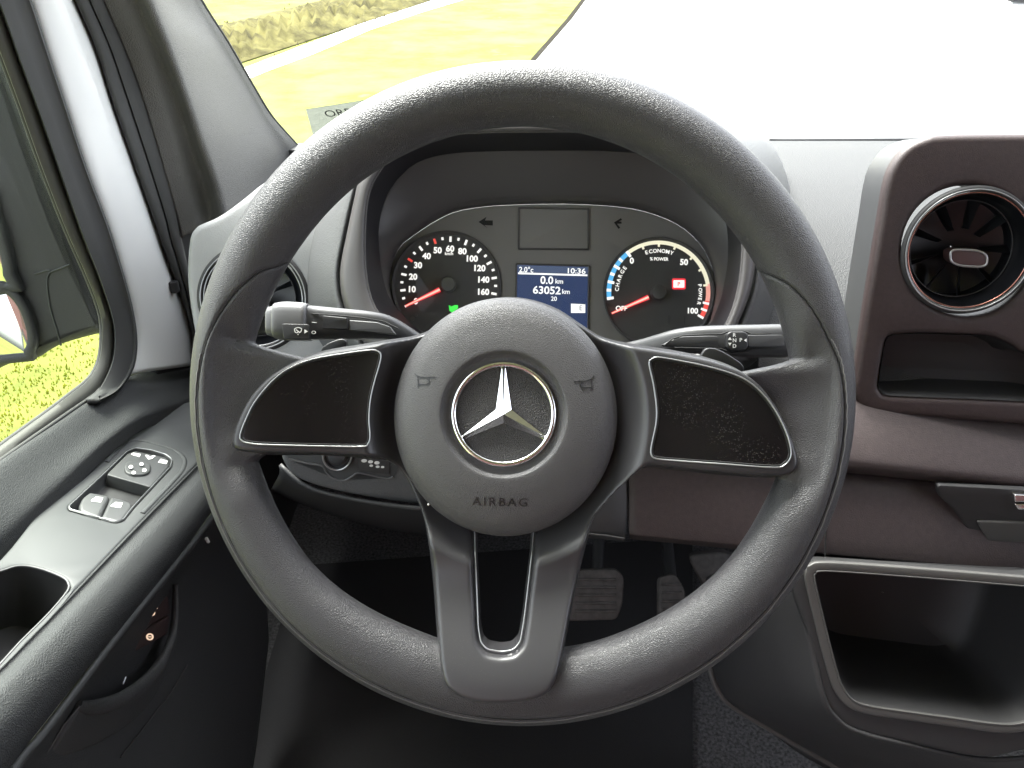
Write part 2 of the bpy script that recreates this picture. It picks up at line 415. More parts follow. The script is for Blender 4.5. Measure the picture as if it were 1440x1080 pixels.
tr = (TH+180) % 360-180; e = e+sstep(-18.5, -13.0, tr)*(1-sstep(4.0, 7.2, tr))
e_h = sstep(158.0, 178.0, t180)*(1-sstep(184.0, 202.0, t180))+sstep(-27.0, -8.0, tr)*(1-sstep(-3.0, 16.0, tr))
EH = np.repeat(e_h[:, None], NP, 1)
TT, PP = np.meshgrid(np.deg2rad(TH), PH, indexing='ij'); E = np.repeat(e[:, None], NP, 1)
RO = np.repeat(ro[:, None], NP, 1); RI = np.repeat(ri[:, None], NP, 1)
cc = (RO+RI)/2; aa = (RO-RI)/2; bb = 0.0172
cosP, sinP = np.cos(PP), np.sin(PP)
inn = np.clip(-cosP, 0, 1)
# thumb rests: the rim swells inwards and flattens where it meets the spokes
rho = cc + aa*cosP - E*inn**1.3*(150*K)
hh = bb*np.sign(sinP)*np.abs(sinP)**0.95*(1-0.80*EH*sstep(-0.30, 0.55, -cosP))
# moulded seam: a groove that runs round the lower rim and climbs over the thumb rests
seam_tab = [(151, 182), (152.5, 160), (155, 131), (158, 115), (161.5, 100), (167, 82), (173, 70), (182, 62), (200, 57), (235, 53), (270, 50), (305, 54), (335, 60), (354, 66), (360+4.4, 76), (360+10, 90), (360+17.7, 112), (360+22.5, 133), (360+25.5, 160), (360+27, 182)]
sp = np.array(spline([np.array((a*math.pi/180*425*K, b*math.pi/180*0.0172)) for a, b in seam_tab], 14))
X2 = (TT*425*K); Y2 = PP*0.0172
D2 = np.full(TT.shape, 9.0); wrap = 2*math.pi*425*K
for off in (0.0, wrap):
    Xo = X2+off
    msk = (PP < math.pi*1.1)
    pts = np.stack([Xo[msk], Y2[msk]], 1); best = np.full(len(pts), 9.0)
    for k in range(len(sp)-1):
        a, b = sp[k], sp[k+1]; ab = b-a; t = np.clip(((pts-a)@ab)/(ab@ab), 0, 1)
        best = np.minimum(best, np.linalg.norm(pts-a-t[:, None]*ab, axis=1))
    D2[msk] = np.minimum(D2[msk], best)
groove = 0.0011*np.exp(-(D2/0.00075)**2)
rho = rho-groove*cosP; hh = hh-groove*sinP
rows = []
for i in range(NT):
    c, s = math.cos(TT[i, 0]), math.sin(TT[i, 0])
    rows.append([PW.W(rho[i, j]*c, rho[i, j]*s, hh[i, j]) for j in range(NP)])
gridmesh('rim', rows, M['leather'], WH, closed_u=True, closed_v=True, smooth=180)
# seam thread lying in the groove
def rim_pt(a, phi, lift=0.0):
    i = int(round((a % 360)/360*NT)) % NT; j = int(round((phi % 360)/360*NP)) % NP
    c, s = math.cos(rad(a)), math.sin(rad(a)); r_ = rho[i, j]+lift*math.cos(rad(phi)); h_ = hh[i, j]+lift*math.sin(rad(phi))
    return PW.W(r_*c, r_*s, h_)
sm = [rim_pt(a, b, 0.0002) for a, b in spline([np.array(q, float) for q in seam_tab], 14)]
tube('seam', sm, 0.00042, M['groove'], WH, seg=6)
tube('seam_bead', [rim_pt(a, b-4.5, 0.0001) for a, b in spline([np.array(q, float) for q in seam_tab[6:16]], 14)], 0.00035, M['bead'], WH, seg=6)

# ---- spoke trim: sculpted three-armed plate
HUB = (711, 587); HA, HB = 159.0, 170.0
trim_px = [(331, 622), (334, 604), (346, 574), (362, 549), (385, 526), (415, 508), (450, 496), (500, 487), (545, 479), (580, 470), (608, 456),
  (640, 434), (672, 419), (711, 413), (750, 417), (788, 431), (820, 452), (848, 471), (880, 483), (920, 490), (960, 497), (1002, 507), (1040, 522),
  (1068, 544), (1092, 578), (1110, 616), (1118, 644), (1115, 659), (1102, 667), (1080, 669), (1040, 667), (990, 663), (950, 659), (922, 657), (905, 662), (880, 685),
  (855, 714), (836, 738), (826, 765), (818, 800), (805, 850), (791, 905), (781, 940), (767, 960), (742, 970), (702, 973), (662, 969), (637, 957),
  (625, 938), (616, 880), (608, 820), (601, 765), (590, 731), (575, 700), (560, 673), (545, 656), (525, 646), (480, 641), (430, 638), (380, 637), (350, 635), (336, 631)]
hole_px = [(662, 735), (665, 780), (668, 830), (671, 880), (675, 899), (685, 908), (705, 911), (722, 909), (733, 899), (739, 870), (745, 825), (751, 780), (755, 735)]
TZ = 0.0065
lp = lambda q: np.array([PW.uv(a, b, TZ) for a, b in q])
def dense(q, m=6): return np.array([tuple(v) for v in spline([np.array(p, float) for p in q], m, True)])
out_uv = dense([PW.uv(a, b, TZ) for a, b in trim_px]); hole_uv = np.array(rounded([PW.uv(a, b, TZ) for a, b in hole_px], 0.002, 3))
hub_c = np.array(PW.uv(*HUB, TZ)); hub_a, hub_b = HA*K, HB*K
def seg_dist(pts, poly):
    best = np.full(len(pts), 9.0)
    for k in range(len(poly)):
        a, b = poly[k], poly[(k+1) % len(poly)]; ab = b-a
        t = np.clip(((pts-a)@ab)/(ab@ab+1e-18), 0, 1); best = np.minimum(best, np.linalg.norm(pts-a-t[:, None]*ab, axis=1))
    return best
def inside(pts, poly):
    x, y = pts[:, 0], pts[:, 1]; c = np.zeros(len(pts), bool)
    for k in range(len(poly)):
        (x1, y1), (x2, y2) = poly[k], poly[(k+1) % len(poly)]
        m = ((y1 > y) != (y2 > y)); 
        with np.errstate(divide='ignore', invalid='ignore'): xi = (x2-x1)*(y-y1)/(y2-y1+1e-18)+x1
        c ^= (m & (x < xi))
    return c
def sdf_plate(name, pl, outline, holes, hfun, bevel, thick, mat_, parent, step, draft=0.0):
    lo = outline.min(0)-step*2; hi = outline.max(0)+step*2
    xs = np.arange(lo[0], hi[0], step); ys = np.arange(lo[1], hi[1], step)
    GX, GY = np.meshgrid(xs, ys, indexing='ij'); pts = np.stack([GX.ravel(), GY.ravel()], 1)
    d = seg_dist(pts, outline); s = np.where(inside(pts, outline), d, -d)
    for hl in holes:
        dh = seg_dist(pts, hl); s = np.minimum(s, np.where(inside(pts, hl), -dh, dh))
    # pull the nodes just outside onto the edge line so that the border is clean
    S = s.reshape(GX.shape); gx, gy = np.gradient(S, step)
    near = (S < 0) & (S > -step*1.5)
    gl = np.sqrt(gx**2+gy**2)+1e-9
    PX = np.where(near, GX-gx/gl*S, GX); PY = np.where(near, GY-gy/gl*S, GY); SD = np.where(near, 0.0, S)
    ok = SD >= 0
    dd = np.clip(SD, 0, bevel); prof = -(bevel-np.sqrt(np.maximum(bevel**2-(bevel-dd)**2, 0)))
    H = prof+hfun(PX, PY)
    idx = -np.ones(GX.shape, int); V = []; F = []; OD = []
    for i, j in zip(*np.nonzero(ok)): idx[i, j] = len(V); V.append(pl.W(PX[i, j], PY[i, j], H[i, j])); OD.append((-gx[i, j]/gl[i, j], -gy[i, j]/gl[i, j]))
    from collections import Counter
    for i in range(GX.shape[0]-1):
        for j in range(GX.shape[1]-1):
            q = [idx[i, j], idx[i+1, j], idx[i+1, j+1], idx[i, j+1]]; q = [a for a in q if a >= 0]
            if len(q) >= 3: F.append(tuple(q))
    ec = Counter(); dirs = {}
    for f in F:
        for a, b in zip(f, f[1:]+f[:1]): ec[(min(a, b), max(a, b))] += 1; dirs[(min(a, b), max(a, b))] = (a, b)
    low = {}
    for k, c in ec.items():
        if c == 1:
            a, b = dirs[k]
            for v in (a, b):
                if v not in low: low[v] = len(V); V.append(V[v]-pl.n*thick+(pl.u*OD[v][0]+pl.v*OD[v][1])*draft)
            F.append((b, a, low[a], low[b]))
    return mesh(name, V, F, mat_, parent, smooth=50)
def trim_h(u, v):
    q = np.sqrt(((u-hub_c[0])/hub_a)**2+((v-hub_c[1])/hub_b)**2)
    s = (q-1.0)*(hub_a+hub_b)/2                     # distance outside the airbag cover
    dip = 0.0180*(1-sstep(-0.001, 0.0185, s))
    # arms rise a little towards the rim, the lower arm is gently crowned
    arm = 0.0105*sstep(0.015, 0.095, s)
    crown = -0.0016*(np.clip(np.abs(u-hub_c[0]+0.002)/0.03, 0, 1.3)**2)*sstep(0.0, 0.02, -(v-hub_c[1])-hub_b)
    down = 0.0125*sstep(0.030, 0.078, s)*sstep(0.03, 0.06, -(v-hub_c[1])-0.5*np.abs(u-hub_c[0]))
    return TZ-0.003-dip+arm+crown+down
out_cc = out_uv if area2(out_uv) > 0 else out_uv[::-1]; hole_cc = hole_uv if area2(hole_uv) > 0 else hole_uv[::-1]
sdf_plate('spoke_trim', PW, inset(out_cc, 0.0003), [inset(hole_cc, -0.0010)], trim_h, 0.0032, 0.014, M['trim'], WH, 0.00078, 0.0026)
tube('spoke_slot_edge', [PW.W(a, b, float(trim_h(a, b))-0.0030) for a, b in inset(hole_uv if area2(hole_uv) > 0 else hole_uv[::-1], 0.0007)], 0.00045, M['edge'], WH, closed=True, seg=6)

# ---- glossy button fields
left_panel = [(342, 611), (349, 591), (361, 566), (383, 538), (406, 519), (439, 505), (481, 497), (515, 492), (528, 493), (533.5, 499), (531, 514), (524, 538), (518.5, 563), (516.5, 590), (518, 614), (515, 625), (505, 629), (444, 627.5), (375, 624.5), (353, 622), (344, 618)]
right_panel = [(915, 512), (918, 505), (928, 502), (952, 506), (988, 513.5), (1024, 524), (1049, 536), (1070, 555), (1087, 579), (1101, 608), (1107.5, 632), (1106, 644), (1099, 652), (1085, 656), (1024, 652.5), (952, 648.5), (925, 646), (918, 640), (918.5, 627), (924.5, 598), (925.5, 574), (921, 540)]
for q, lb in ((left_panel, None), (right_panel, None)):
    L = dense(q, 4)
    uvL = np.array([PW.uv(a[0], a[1], TZ+0.003) for a in L]); uvL = uvL if area2(uvL) > 0 else uvL[::-1]
    def field_h(u, v):
        s = (np.sqrt(((u-hub_c[0])/hub_a)**2+((v-hub_c[1])/hub_b)**2)-1.0)*(hub_a+hub_b)/2
        return TZ-0.0025+0.0105*sstep(0.015, 0.095, s)
    b_ = sdf_plate('button_field', PW, uvL, [], field_h, 0.0010, 0.008, M['gloss'], WH, 0.0009)
    tube('bezel', [PW.W(a, b, float(field_h(a, b))+0.0003) for a, b in uvL], 0.00044, M['edge'], b_, closed=True, seg=6)
    tube('gap', [PW.W(a, b, float(field_h(a, b))-0.0001) for a, b in inset(uvL, 0.0010)], 0.00062, M['groove'], b_, closed=True, seg=6)

# ---- airbag cover: round padded boss with a dish for the emblem
EMB = (708, 583); emb_c = np.array(PW.uv(*EMB, 0.012)); NR = 160
prof = [(1.0, -0.020), (1.004, -0.012), (1.003, -0.0075), (0.995, -0.0048), (0.98, -0.0026), (0.955, -0.0002), (0.93, 0.0016), (0.90, 0.0034), (0.84, 0.0056), (0.76, 0.0072), (0.68, 0.0084), (0.60, 0.0091), (0.565, 0.0092), (0.552, 0.0088)]
rows = []
hc = np.array(PW.uv(*HUB, 0.0))
for fr, h in prof:
    r_ = []
    for k in range(NR):
        a = 2*math.pi*k/NR; R_e = 1/math.sqrt((math.cos(a)/hub_a)**2+(math.sin(a)/hub_b)**2)
        w_ = max(0.0, (1-fr)/0.45); cx, cy_ = hc*(1-w_)+emb_c*w_
        re = R_e*fr*(1-w_)+(87*K*fr/0.552)*w_
        r_.append(PW.W(cx+re*math.cos(a), cy_+re*math.sin(a), h))
    rows.append(r_)
for rr, h in ((86, 0.0078), (83, 0.0060), (79, 0.0047), (75.5, 0.0042), (70, 0.0041), (45, 0.0041), (15, 0.0041), (1.5, 0.0041)):
    rows.append([PW.W(emb_c[0]+rr*K*math.cos(2*math.pi*k/NR), emb_c[1]+rr*K*math.sin(2*math.pi*k/NR), h) for k in range(NR)])
# finer rings for a smooth dome
fine = [list(c) for c in zip(*[spline([np.array(tuple(p)) for p in col], 3) for col in zip(*rows)])]
AC = gridmesh('airbag_cover', fine, M['pad'], WH, closed_u=True, smooth=180)
def pad_h(px, py):
    """height of the cover's surface under a pixel"""
    u, v = PW.uv(px, py, 0.008); q = math.hypot((u-hc[0])/hub_a, (v-hc[1])/hub_b)
    xs = [p[0] for p in prof][::-1]; ys = [p[1] for p in prof][::-1]
    return float(np.interp(q, xs, ys))
EM = mesh('emblem', [PW.W(emb_c[0]+71*K*math.cos(2*math.pi*k/96), emb_c[1]+71*K*math.sin(2*math.pi*k/96), z) for z in (0.0040, 0.0046) for k in range(96)],
          [tuple(range(96, 192))]+[(k, (k+1) % 96, 96+(k+1) % 96, 96+k) for k in range(96)], M['emblem_floor'], WH)
ringp = [PW.W(emb_c[0]+69.5*K*math.cos(2*math.pi*k/128), emb_c[1]+69.5*K*math.sin(2*math.pi*k/128), 0.0058) for k in range(128)]
tube('ring', ringp, 4.1*K, M['chrome'], EM, closed=True, seg=16, nrm=PW.n)
sv = []; sf = []
for k in range(3):                                  # three faceted points
    a = rad(90+120*k); n_ = (math.cos(a), math.sin(a)); s_ = (-n_[1], n_[0]); b0 = len(sv)
    Rk, rk = 67*K, 12.5*K
    tip = PW.W(emb_c[0]+Rk*n_[0], emb_c[1]+Rk*n_[1], 0.0062); ctr = PW.W(emb_c[0], emb_c[1], 0.0084)
    am, ap = a-rad(60), a+rad(60)
    vm = PW.W(emb_c[0]+rk*math.cos(am), emb_c[1]+rk*math.sin(am), 0.0050); vp = PW.W(emb_c[0]+rk*math.cos(ap), emb_c[1]+rk*math.sin(ap), 0.0050)
    tl = PW.W(emb_c[0]+Rk*n_[0]-s_[0]*2.2*K, emb_c[1]+Rk*n_[1]-s_[1]*2.2*K, 0.0050); tp = PW.W(emb_c[0]+Rk*n_[0]+s_[0]*2.2*K, emb_c[1]+Rk*n_[1]+s_[1]*2.2*K, 0.0050)
    sv += [ctr, tip, vm, vp, tl, tp]
    sf += [(b0, b0+2, b0+4, b0+1), (b0, b0+1, b0+5, b0+3), (b0+1, b0+4, b0+5)]
mesh('star', sv, sf, M['chrome'], EM, smooth=0)
# embossed lettering and horn symbols
from mathutils.bvhtree import BVHTree
_bv = BVHTree.FromPolygons([Vector(v.co)+PW.o for v in AC.data.vertices], [tuple(p.vertices) for p in AC.data.polygons])
def on_pad(u, v):
    hit = _bv.ray_cast(PW.W(u, v, 0.05), -PW.n)[0]
    return (hit-PW.o).dot(PW.n) if hit is not None else 0.006
text('airbag_lettering', 'AIRBAG', PW, 703, 703, 12.0, M['letter'], AC, h=0.0004, rot=-1.5, extrude=0.0006, wpx=76, space=1.3, drape=on_pad)
def horn(cx, cy, flip, rot):
    ca, sa = math.cos(rad(rot)), math.sin(rad(rot))
    tr_ = lambda q: [(cx+1.12*flip*(x*ca-y*sa), cy+1.12*(x*sa+y*ca)) for x, y in q]
    l1 = tr_([(-13, -1.5), (-4, -2.5), (4, -3.5), (9, -6), (13, -9.5)])
    l3 = tr_([(9.5, -5), (9.5, 0), (9.5, 5), (11, 7.5)])
    l4 = tr_([(-2, -1), (-4.5, 1), (-4.5, 4), (-2, 5.5), (3, 5.3), (9.5, 5)])
    return [stroke(spline([np.array(p) for p in l], 4), 1.05) for l in (l1, l3, l4)]
join_polys('horn_symbol', PW, horn(600, 534, -1, 8), 0.0004, M['letter'], AC, 0.0006, drape=on_pad)
join_polys('horn_symbol', PW, horn(820, 539, 1, 2), 0.0004, M['letter'], AC, 0.0006, drape=on_pad)
tube('dust_crumb', [PW.W(*PW.uv(601, 711, 0.0), -0.0035), PW.W(*PW.uv(603, 709.5, 0.0), -0.003)], 0.0007, M['print'], WH, seg=6)

# ================================================================ STEERING COLUMN, STALKS, PADDLE
SCOL = thing('steering_column', 'black plastic steering column shroud behind the wheel hub', 'steering column', P(711, 600, 0.56))
rows = []
for d, k in ((0.478, 0.62), (0.50, 0.80), (0.54, 0.95), (0.60, 1.0), (0.68, 1.0)):
    rows.append([P(711+k*120*math.copysign(abs(math.cos(a))**0.7, math.cos(a))*0.45/d*1.05, 592+k*125*math.copysign(abs(math.sin(a))**0.7, math.sin(a))*0.45/d*1.05, d) for a in np.linspace(0, 2*math.pi, 40, endpoint=False)])
gridmesh('shroud', rows, M['black'], SCOL, closed_u=True, cap=True)
for sgn, q in ((1, [(985, 508), (990, 493), (998, 489), (1012, 492), (1030, 502), (1046, 515), (1040, 530), (1000, 530)]), (-1, [(452, 490), (462, 482), (478, 476.5), (485, 478), (487, 484), (480, 500), (455, 500)])):
    plate('column_latch', cam_plane(q[0][0], q[0][1], 0.472), dense(q, 3), thick=0.004, bevel=0.001, mat=M['stalk'] if sgn > 0 else M['stalk_dark'], parent=SCOL)

def stalk_body(name, st, mat_, parent, ex=0.55):
    """st: (px, top, bottom, depth, half thickness m): rounded box section lofted along x"""
    rows = []
    for x, y0, y1, d, hz in st:
        c = P(x, (y0+y1)/2, d); hy = (y1-y0)/2*d/FPX; r_ = []
        for a in np.linspace(0, 2*math.pi, 28, endpoint=False):
            r_.append(c+UP*(hy*math.copysign(abs(math.sin(a))**ex, math.sin(a)))-FW*(hz*math.copysign(abs(math.cos(a))**ex, math.cos(a))))
        rows.append(r_)
    rows = [list(c) for c in zip(*[spline([np.array(tuple(p)) for p in col], 4) for col in zip(*rows)])]
    return gridmesh(name, rows, mat_, parent, closed_u=True, cap=True, smooth=45)
LS = thing('wiper_stalk', 'grey wiper and indicator stalk with rounded knob, left of the wheel hub', 'stalk', P(500, 455, 0.51))
stalk_body('lever', [(436, 430, 478, 0.506, 0.0105), (448, 431, 478, 0.508, 0.0105), (480, 434, 478, 0.510, 0.0100), (520, 438, 477, 0.513, 0.0095), (548, 444, 478, 0.517, 0.009), (572, 457, 484, 0.523, 0.0085), (600, 476, 500, 0.53, 0.008)], M['stalk'], LS)
KN = stalk_body('knob', [(386.5, 434, 470, 0.504, 0.008), (388, 429, 475, 0.504, 0.0105), (392, 426.5, 477.5, 0.504, 0.0118), (405, 425, 479, 0.504, 0.0122), (425, 426, 479.5, 0.504, 0.0122), (432, 427, 479.5, 0.504, 0.012), (436, 428.5, 479, 0.505, 0.0115)], M['stalk_light'], LS)
stalk_body('end_button', [(377.5, 438, 468, 0.504, 0.006), (379, 433, 472, 0.504, 0.0085), (386, 431, 474, 0.504, 0.0095), (388, 431, 474, 0.504, 0.0095)], M['stalk_light'], LS)
PL_ = cam_plane(410, 465, 0.4915)
plate('label_inset', PL_, rounded([(396, 455), (434, 456), (435, 478), (399, 477)], 3), thick=0.003, bevel=0.0004, mat=M['stalk_dark'], parent=KN)
plate('lever_inset', cam_plane(470, 455, 0.4985), rounded([(437, 442), (488, 447), (489, 463), (437, 462)], 1.5), thick=0.004, bevel=0.0004, mat=M['stalk_dark'], parent=LS)
plate('lever_inset', cam_plane(520, 455, 0.501), rounded([(491, 450), (530, 453), (548, 459), (556, 470), (491, 465)], 1.5), thick=0.006, bevel=0.0006, mat=M['stalk'], parent=LS)
lw = [stroke(spline([np.array(p) for p in l], 3), 1.1) for l in ([(414, 462.5), (419, 460.5), (424, 462)], [(414, 462.5), (415, 467), (418, 468)], [(424, 462), (423, 466.5), (420, 468)], [(418, 468), (419, 466)], [(419, 469.5), (419, 471)], [(416, 463.5), (421, 467)])]
lw += [[(428, 463), (433, 466), (428, 469)]]
join_polys('wiper_symbol', PL_, lw, 0.0004, M['print'], KN)
join_polys('ring_mark', cam_plane(441, 467, 0.4945), [stroke([(441+2.6*math.cos(t), 467.5+2*math.sin(t)) for t in np.linspace(0, 6.28, 16)], 0.9)], 0.0, M['print'], LS)
join_polys('dash_mark', cam_plane(441, 452, 0.4945), [stroke([(438.5, 453), (445, 453.6)], 0.8)], 0.0, M['print'], LS)
tube('lever_seam', [P(x, y, 0.4975) for x, y in ((437, 441), (470, 443), (510, 447), (540, 452), (560, 462))], 0.0004, M['groove'], LS, seg=6)

RS = thing('gear_selector_stalk', 'black gear selector stalk marked R N D and P, right of the hub', 'stalk', P(1010, 480, 0.51))
stalk_body('lever', [(880, 482, 512, 0.545, 0.009), (905, 476, 504, 0.535, 0.009), (925, 470, 499, 0.527, 0.0095), (948, 463.5, 496, 0.52, 0.010), (975, 459.5, 497, 0.515, 0.0105), (1010, 458, 500, 0.512, 0.011), (1060, 457, 502.5, 0.51, 0.0115), (1095, 456.5, 503, 0.509, 0.0115), (1104, 459, 502, 0.509, 0.011), (1107.5, 464, 498, 0.509, 0.009)], M['stalk'], RS)
PR = cam_plane(1030, 480, 0.4975)
dark_in = plate('lever_inset', PR, rounded([(1052, 471), (1100, 470.5), (1103, 474), (1103, 486), (1100, 488.5), (1052, 488)], 2.5), thick=0.004, bevel=0.0006, mat=M['stalk'], parent=RS)
plate('lever_inset', cam_plane(990, 480, 0.5015), dense([(935, 487), (945, 478), (958, 473.5), (985, 472.5), (1009, 472.5), (1011, 476), (1010, 487), (1006, 488)], 3), thick=0.006, bevel=0.0006, mat=M['stalk'], parent=RS)
line = [(934, 486), (945, 477), (960, 472), (990, 470.5), (1014, 470), (1022, 467), (1028, 465.5), (1044, 465.5), (1050, 467), (1056, 469.5), (1101, 469)]
tube('lever_seam', [P(x, y, 0.4985) for x, y in line], 0.0005, M['groove'], RS, seg=6)
line = [(948, 489), (1014, 490.5), (1022, 493.5), (1030, 495.5), (1044, 495), (1052, 492), (1058, 490), (1100, 490)]
tube('lever_seam', [P(x, y, 0.4985) for x, y in line], 0.0005, M['groove'], RS, seg=6)
BT = plate('selector_button', cam_plane(1037, 480, 0.496), rounded([(1022, 470), (1027, 466), (1047, 466), (1052, 470), (1052.5, 488), (1047, 493.5), (1028, 494), (1022, 489)], 3), thick=0.005, bevel=0.0009, mat=M['stalk_dark'], parent=RS)
PB = cam_plane(1037, 480, 0.4957)
for s, y in (('R', 471), ('N', 478.5), ('D', 486.5)): text('gear_letter', s, PB, 1033, y, 5.2, M['print'], BT, bold=0.012)
text('gear_letter', 'P', PB, 1042, 478, 5.2, M['print'], BT, bold=0.012)
join_polys('arrow_mark', PB, [[(1026.5, 474), (1024, 478), (1029, 478)]], 0, M['print'], BT)
join_polys('arrow_mark', PB, [[(1026.5, 486), (1024, 482), (1029, 482)]], 0, M['print'], BT)
join_polys('arrow_mark', PB, [[(1046.5, 478.5), (1050, 476), (1050, 481)]], 0, M['print'], BT)

# ================================================================ INSTRUMENT CLUSTER
IC = thing('instrument_cluster', 'instrument cluster with two round dials and a small blue display', 'instrument cluster', P(778, 380, 0.74))
CC = (778, 352)
def ringpx(pts, n=120):
    """closed contour resampled by angle about the cluster centre"""
    q = np.array([tuple(p) for p in spline([np.array(p, float) for p in pts], 8, True)])
    a = np.arctan2(-(q[:, 1]-CC[1]), q[:, 0]-CC[0]); r = np.hypot(q[:, 0]-CC[0], q[:, 1]-CC[1]); o = np.argsort(a); a, r = a[o], r[o]
    A = np.linspace(-math.pi, math.pi, n, endpoint=False); R = np.interp(A, np.r_[a-2*math.pi, a, a+2*math.pi], np.r_[r, r, r])
    return [(CC[0]+R[i]*math.cos(A[i]), CC[1]-R[i]*math.sin(A[i])) for i in range(n)]
C0 = ringpx([(488, 440), (478, 400), (479, 370), (487, 330), (496, 288), (508, 245), (540, 205), (590, 182), (660, 172), (780, 169), (880, 172), (950, 190), (1010, 230), (1045, 280), (1062, 340), (1058, 400), (1040, 450), (1010, 500), (900, 540), (640, 540), (530, 500)])
C1 = ringpx([(532, 440), (518, 405), (513, 360), (514, 306), (520, 268), (532, 244), (556, 215), (600, 194), (660, 187), (780, 185), (860, 187), (925, 197), (985, 228), (1022, 270), (1040, 320), (1044, 350), (1038, 406), (1021, 456), (990, 490), (900, 520), (650, 520), (570, 480)])
C2 = ringpx([(552, 425), (541, 400), (534, 359), (533, 318), (541, 282), (559, 252), (586, 229), (627, 217), (690, 213), (780, 212), (860, 213), (913, 219), (960, 236), (1000, 266), (1019, 305), (1024, 350), (1020, 391), (1008, 436), (980, 475), (890, 505), (660, 505), (590, 465)])
C3 = ringpx([(560, 440), (548, 405), (552, 370), (564, 345), (586, 328), (612, 311), (643, 297), (688, 290), (740, 287.5), (800, 287), (860, 290), (905, 297), (950, 314), (980, 338), (998, 367), (1006, 400), (1003, 430), (985, 465), (890, 495), (660, 495), (590, 465)])
def loft(name, rings, mat_, parent, n=5, smooth=40):
    cols = list(zip(*[[tuple(P(x, y, d)) for x, y in r] for r, d in rings]))
    rows = [list(r) for r in zip(*[spline([np.array(p) for p in c], n) for c in cols])]
    return gridmesh(name, rows, mat_, parent, closed_u=True, smooth=smooth)
lerp = lambda A, B, t: [(a[0]*(1-t)+b[0]*t, a[1]*(1-t)+b[1]*t) for a, b in zip(A, B)]
BZ = loft('bezel', [(C0, 0.668), (lerp(C0, C1, 0.12), 0.655), (lerp(C0, C1, 0.6), 0.652), (lerp(C0, C1, 0.94), 0.654), (C1, 0.658)], M['cluster'], IC)
tube('lip', [P(x, y, 0.6565) for x, y in C1], 0.0010, M['cluster'], IC, closed=True, seg=8)
loft('recess_wall', [(C1, 0.658), (lerp(C1, C2, 0.5), 0.685), (C2, 0.715)], M['blackwall'], IC)
loft('surround', [(C2, 0.715), (lerp(C2, C3, 0.05), 0.716), (lerp(C2, C3, 0.45), 0.728), (lerp(C2, C3, 0.9), 0.745), (C3, 0.752)], M['cluster'], IC)
PF = cam_plane(778, 370, 0.752)
FA = plate('face', PF, C3, thick=0.004, bevel=0.0012, mat=M['face'], parent=IC)
KF = 0.752/FPX
def dial(cx, cy, r):
    rows = []
    for rr, h in ((r+1.5, 0.0005), (r+0.5, 0.0016), (r-1, 0.0014), (r-3, -0.0006), (r-6, -0.0012), (r*0.5, -0.0012), (1, -0.0012)):
        rows.append([PF.W(*PF.uv(cx+rr*math.cos(a), cy+rr*math.sin(a), 0), h+0.0014) for a in np.linspace(0, 2*math.pi, 96, endpoint=False)])
    return gridmesh('dial', rows, M['dial'], IC, closed_u=True, smooth=30)
def needle(cx, cy, tx, ty, D, hubm):
    ln = math.hypot(tx-cx, ty-cy); dx, dy = (tx-cx)/ln, (ty-cy)/ln; nx, ny = -dy, dx; s = 14
    nd = join_polys('needle', PF, [[(cx+dx*s+nx*3.4, cy+dy*s+ny*3.4), (tx+nx*1.5, ty+ny*1.5), (tx-nx*1.5, ty-ny*1.5), (cx+dx*s-nx*3.4, cy+dy*s-ny*3.4)]], 0.0050, M['needle'], D, 0.0012)
    join_polys('needle_core', PF, [[(cx+dx*s+nx*1.5, cy+dy*s+ny*1.5), (tx+nx*0.7, ty+ny*0.7), (tx-nx*0.7, ty-ny*0.7), (cx+dx*s-nx*1.5, cy+dy*s-ny*1.5)]], 0.0053, M['needle_core'], D, 0.0004)
    rows = [[PF.W(*PF.uv(cx+rr*math.cos(a), cy+rr*math.sin(a), 0), h) for a in np.linspace(0, 2*math.pi, 40, endpoint=False)] for rr, h in ((10.5, 0.0005), (10.5, 0.0065), (9.2, 0.0078), (5, 0.0082), (0.5, 0.0082))]
    gridmesh('needle_hub', rows, hubm, D, closed_u=True, smooth=40)
H0 = 0.0007
D1 = dial(628, 402, 76); pc = (631, 401)
at = lambda r, a, c=pc: (c[0]+r*math.cos(rad(a)), c[1]-r*math.sin(rad(a)))
labs = ['0', '10', '20', '30', '40', '50', '60', '80', '100', '120', '140', '160']
for i, s in enumerate(labs):
    a = 206-19.7*i
    m_ = M['lit_red'] if s in ('30', '50') else M['lit']
    L = [at(68.5, a), at(61, a)]
    join_polys('tick', PF, [stroke(L, 3.1)], H0, m_, D1)
    x, y = at(51.5 if len(s) < 3 else 50, a)
    text('numeral', s, PF, x, y, 8.2, M['lit'], D1, h=H0, bold=0.036, rot=-1.5)
    if i < 11: join_polys('tick', PF, [stroke([at(68, a-9.85), at(64, a-9.85)], 3.0)], H0, M['lit'], D1)
text('unit', 'km/h', PF, 631.5, 356.5, 4.2, M['lit'], D1, h=H0, bold=0.02, rot=-1.5)
needle(pc[0], pc[1], 570, 430.5, D1, M['stalk_light'])
join_polys('ready_symbol', PF, [[(631, 429), (635, 431), (639, 429), (644, 429), (644, 434), (639, 437), (636, 440), (632, 437)]], H0, M['lit_green'], D1)
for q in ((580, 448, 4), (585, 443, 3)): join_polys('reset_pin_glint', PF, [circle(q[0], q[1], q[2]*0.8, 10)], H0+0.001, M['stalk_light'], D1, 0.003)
D2_ = dial(926, 412, 77); pc2 = (926, 411); a2 = lambda r, a: at(r, a, pc2)
def arc(r0, r1, a0, a1, m_, nm='scale_band', h=H0):
    A = np.linspace(a0, a1, max(4, int(abs(a1-a0)/3)))
    join_polys(nm, PF, [[a2(r1, a) for a in A]+[a2(r0, a) for a in A[::-1]]], h, m_, D2_)
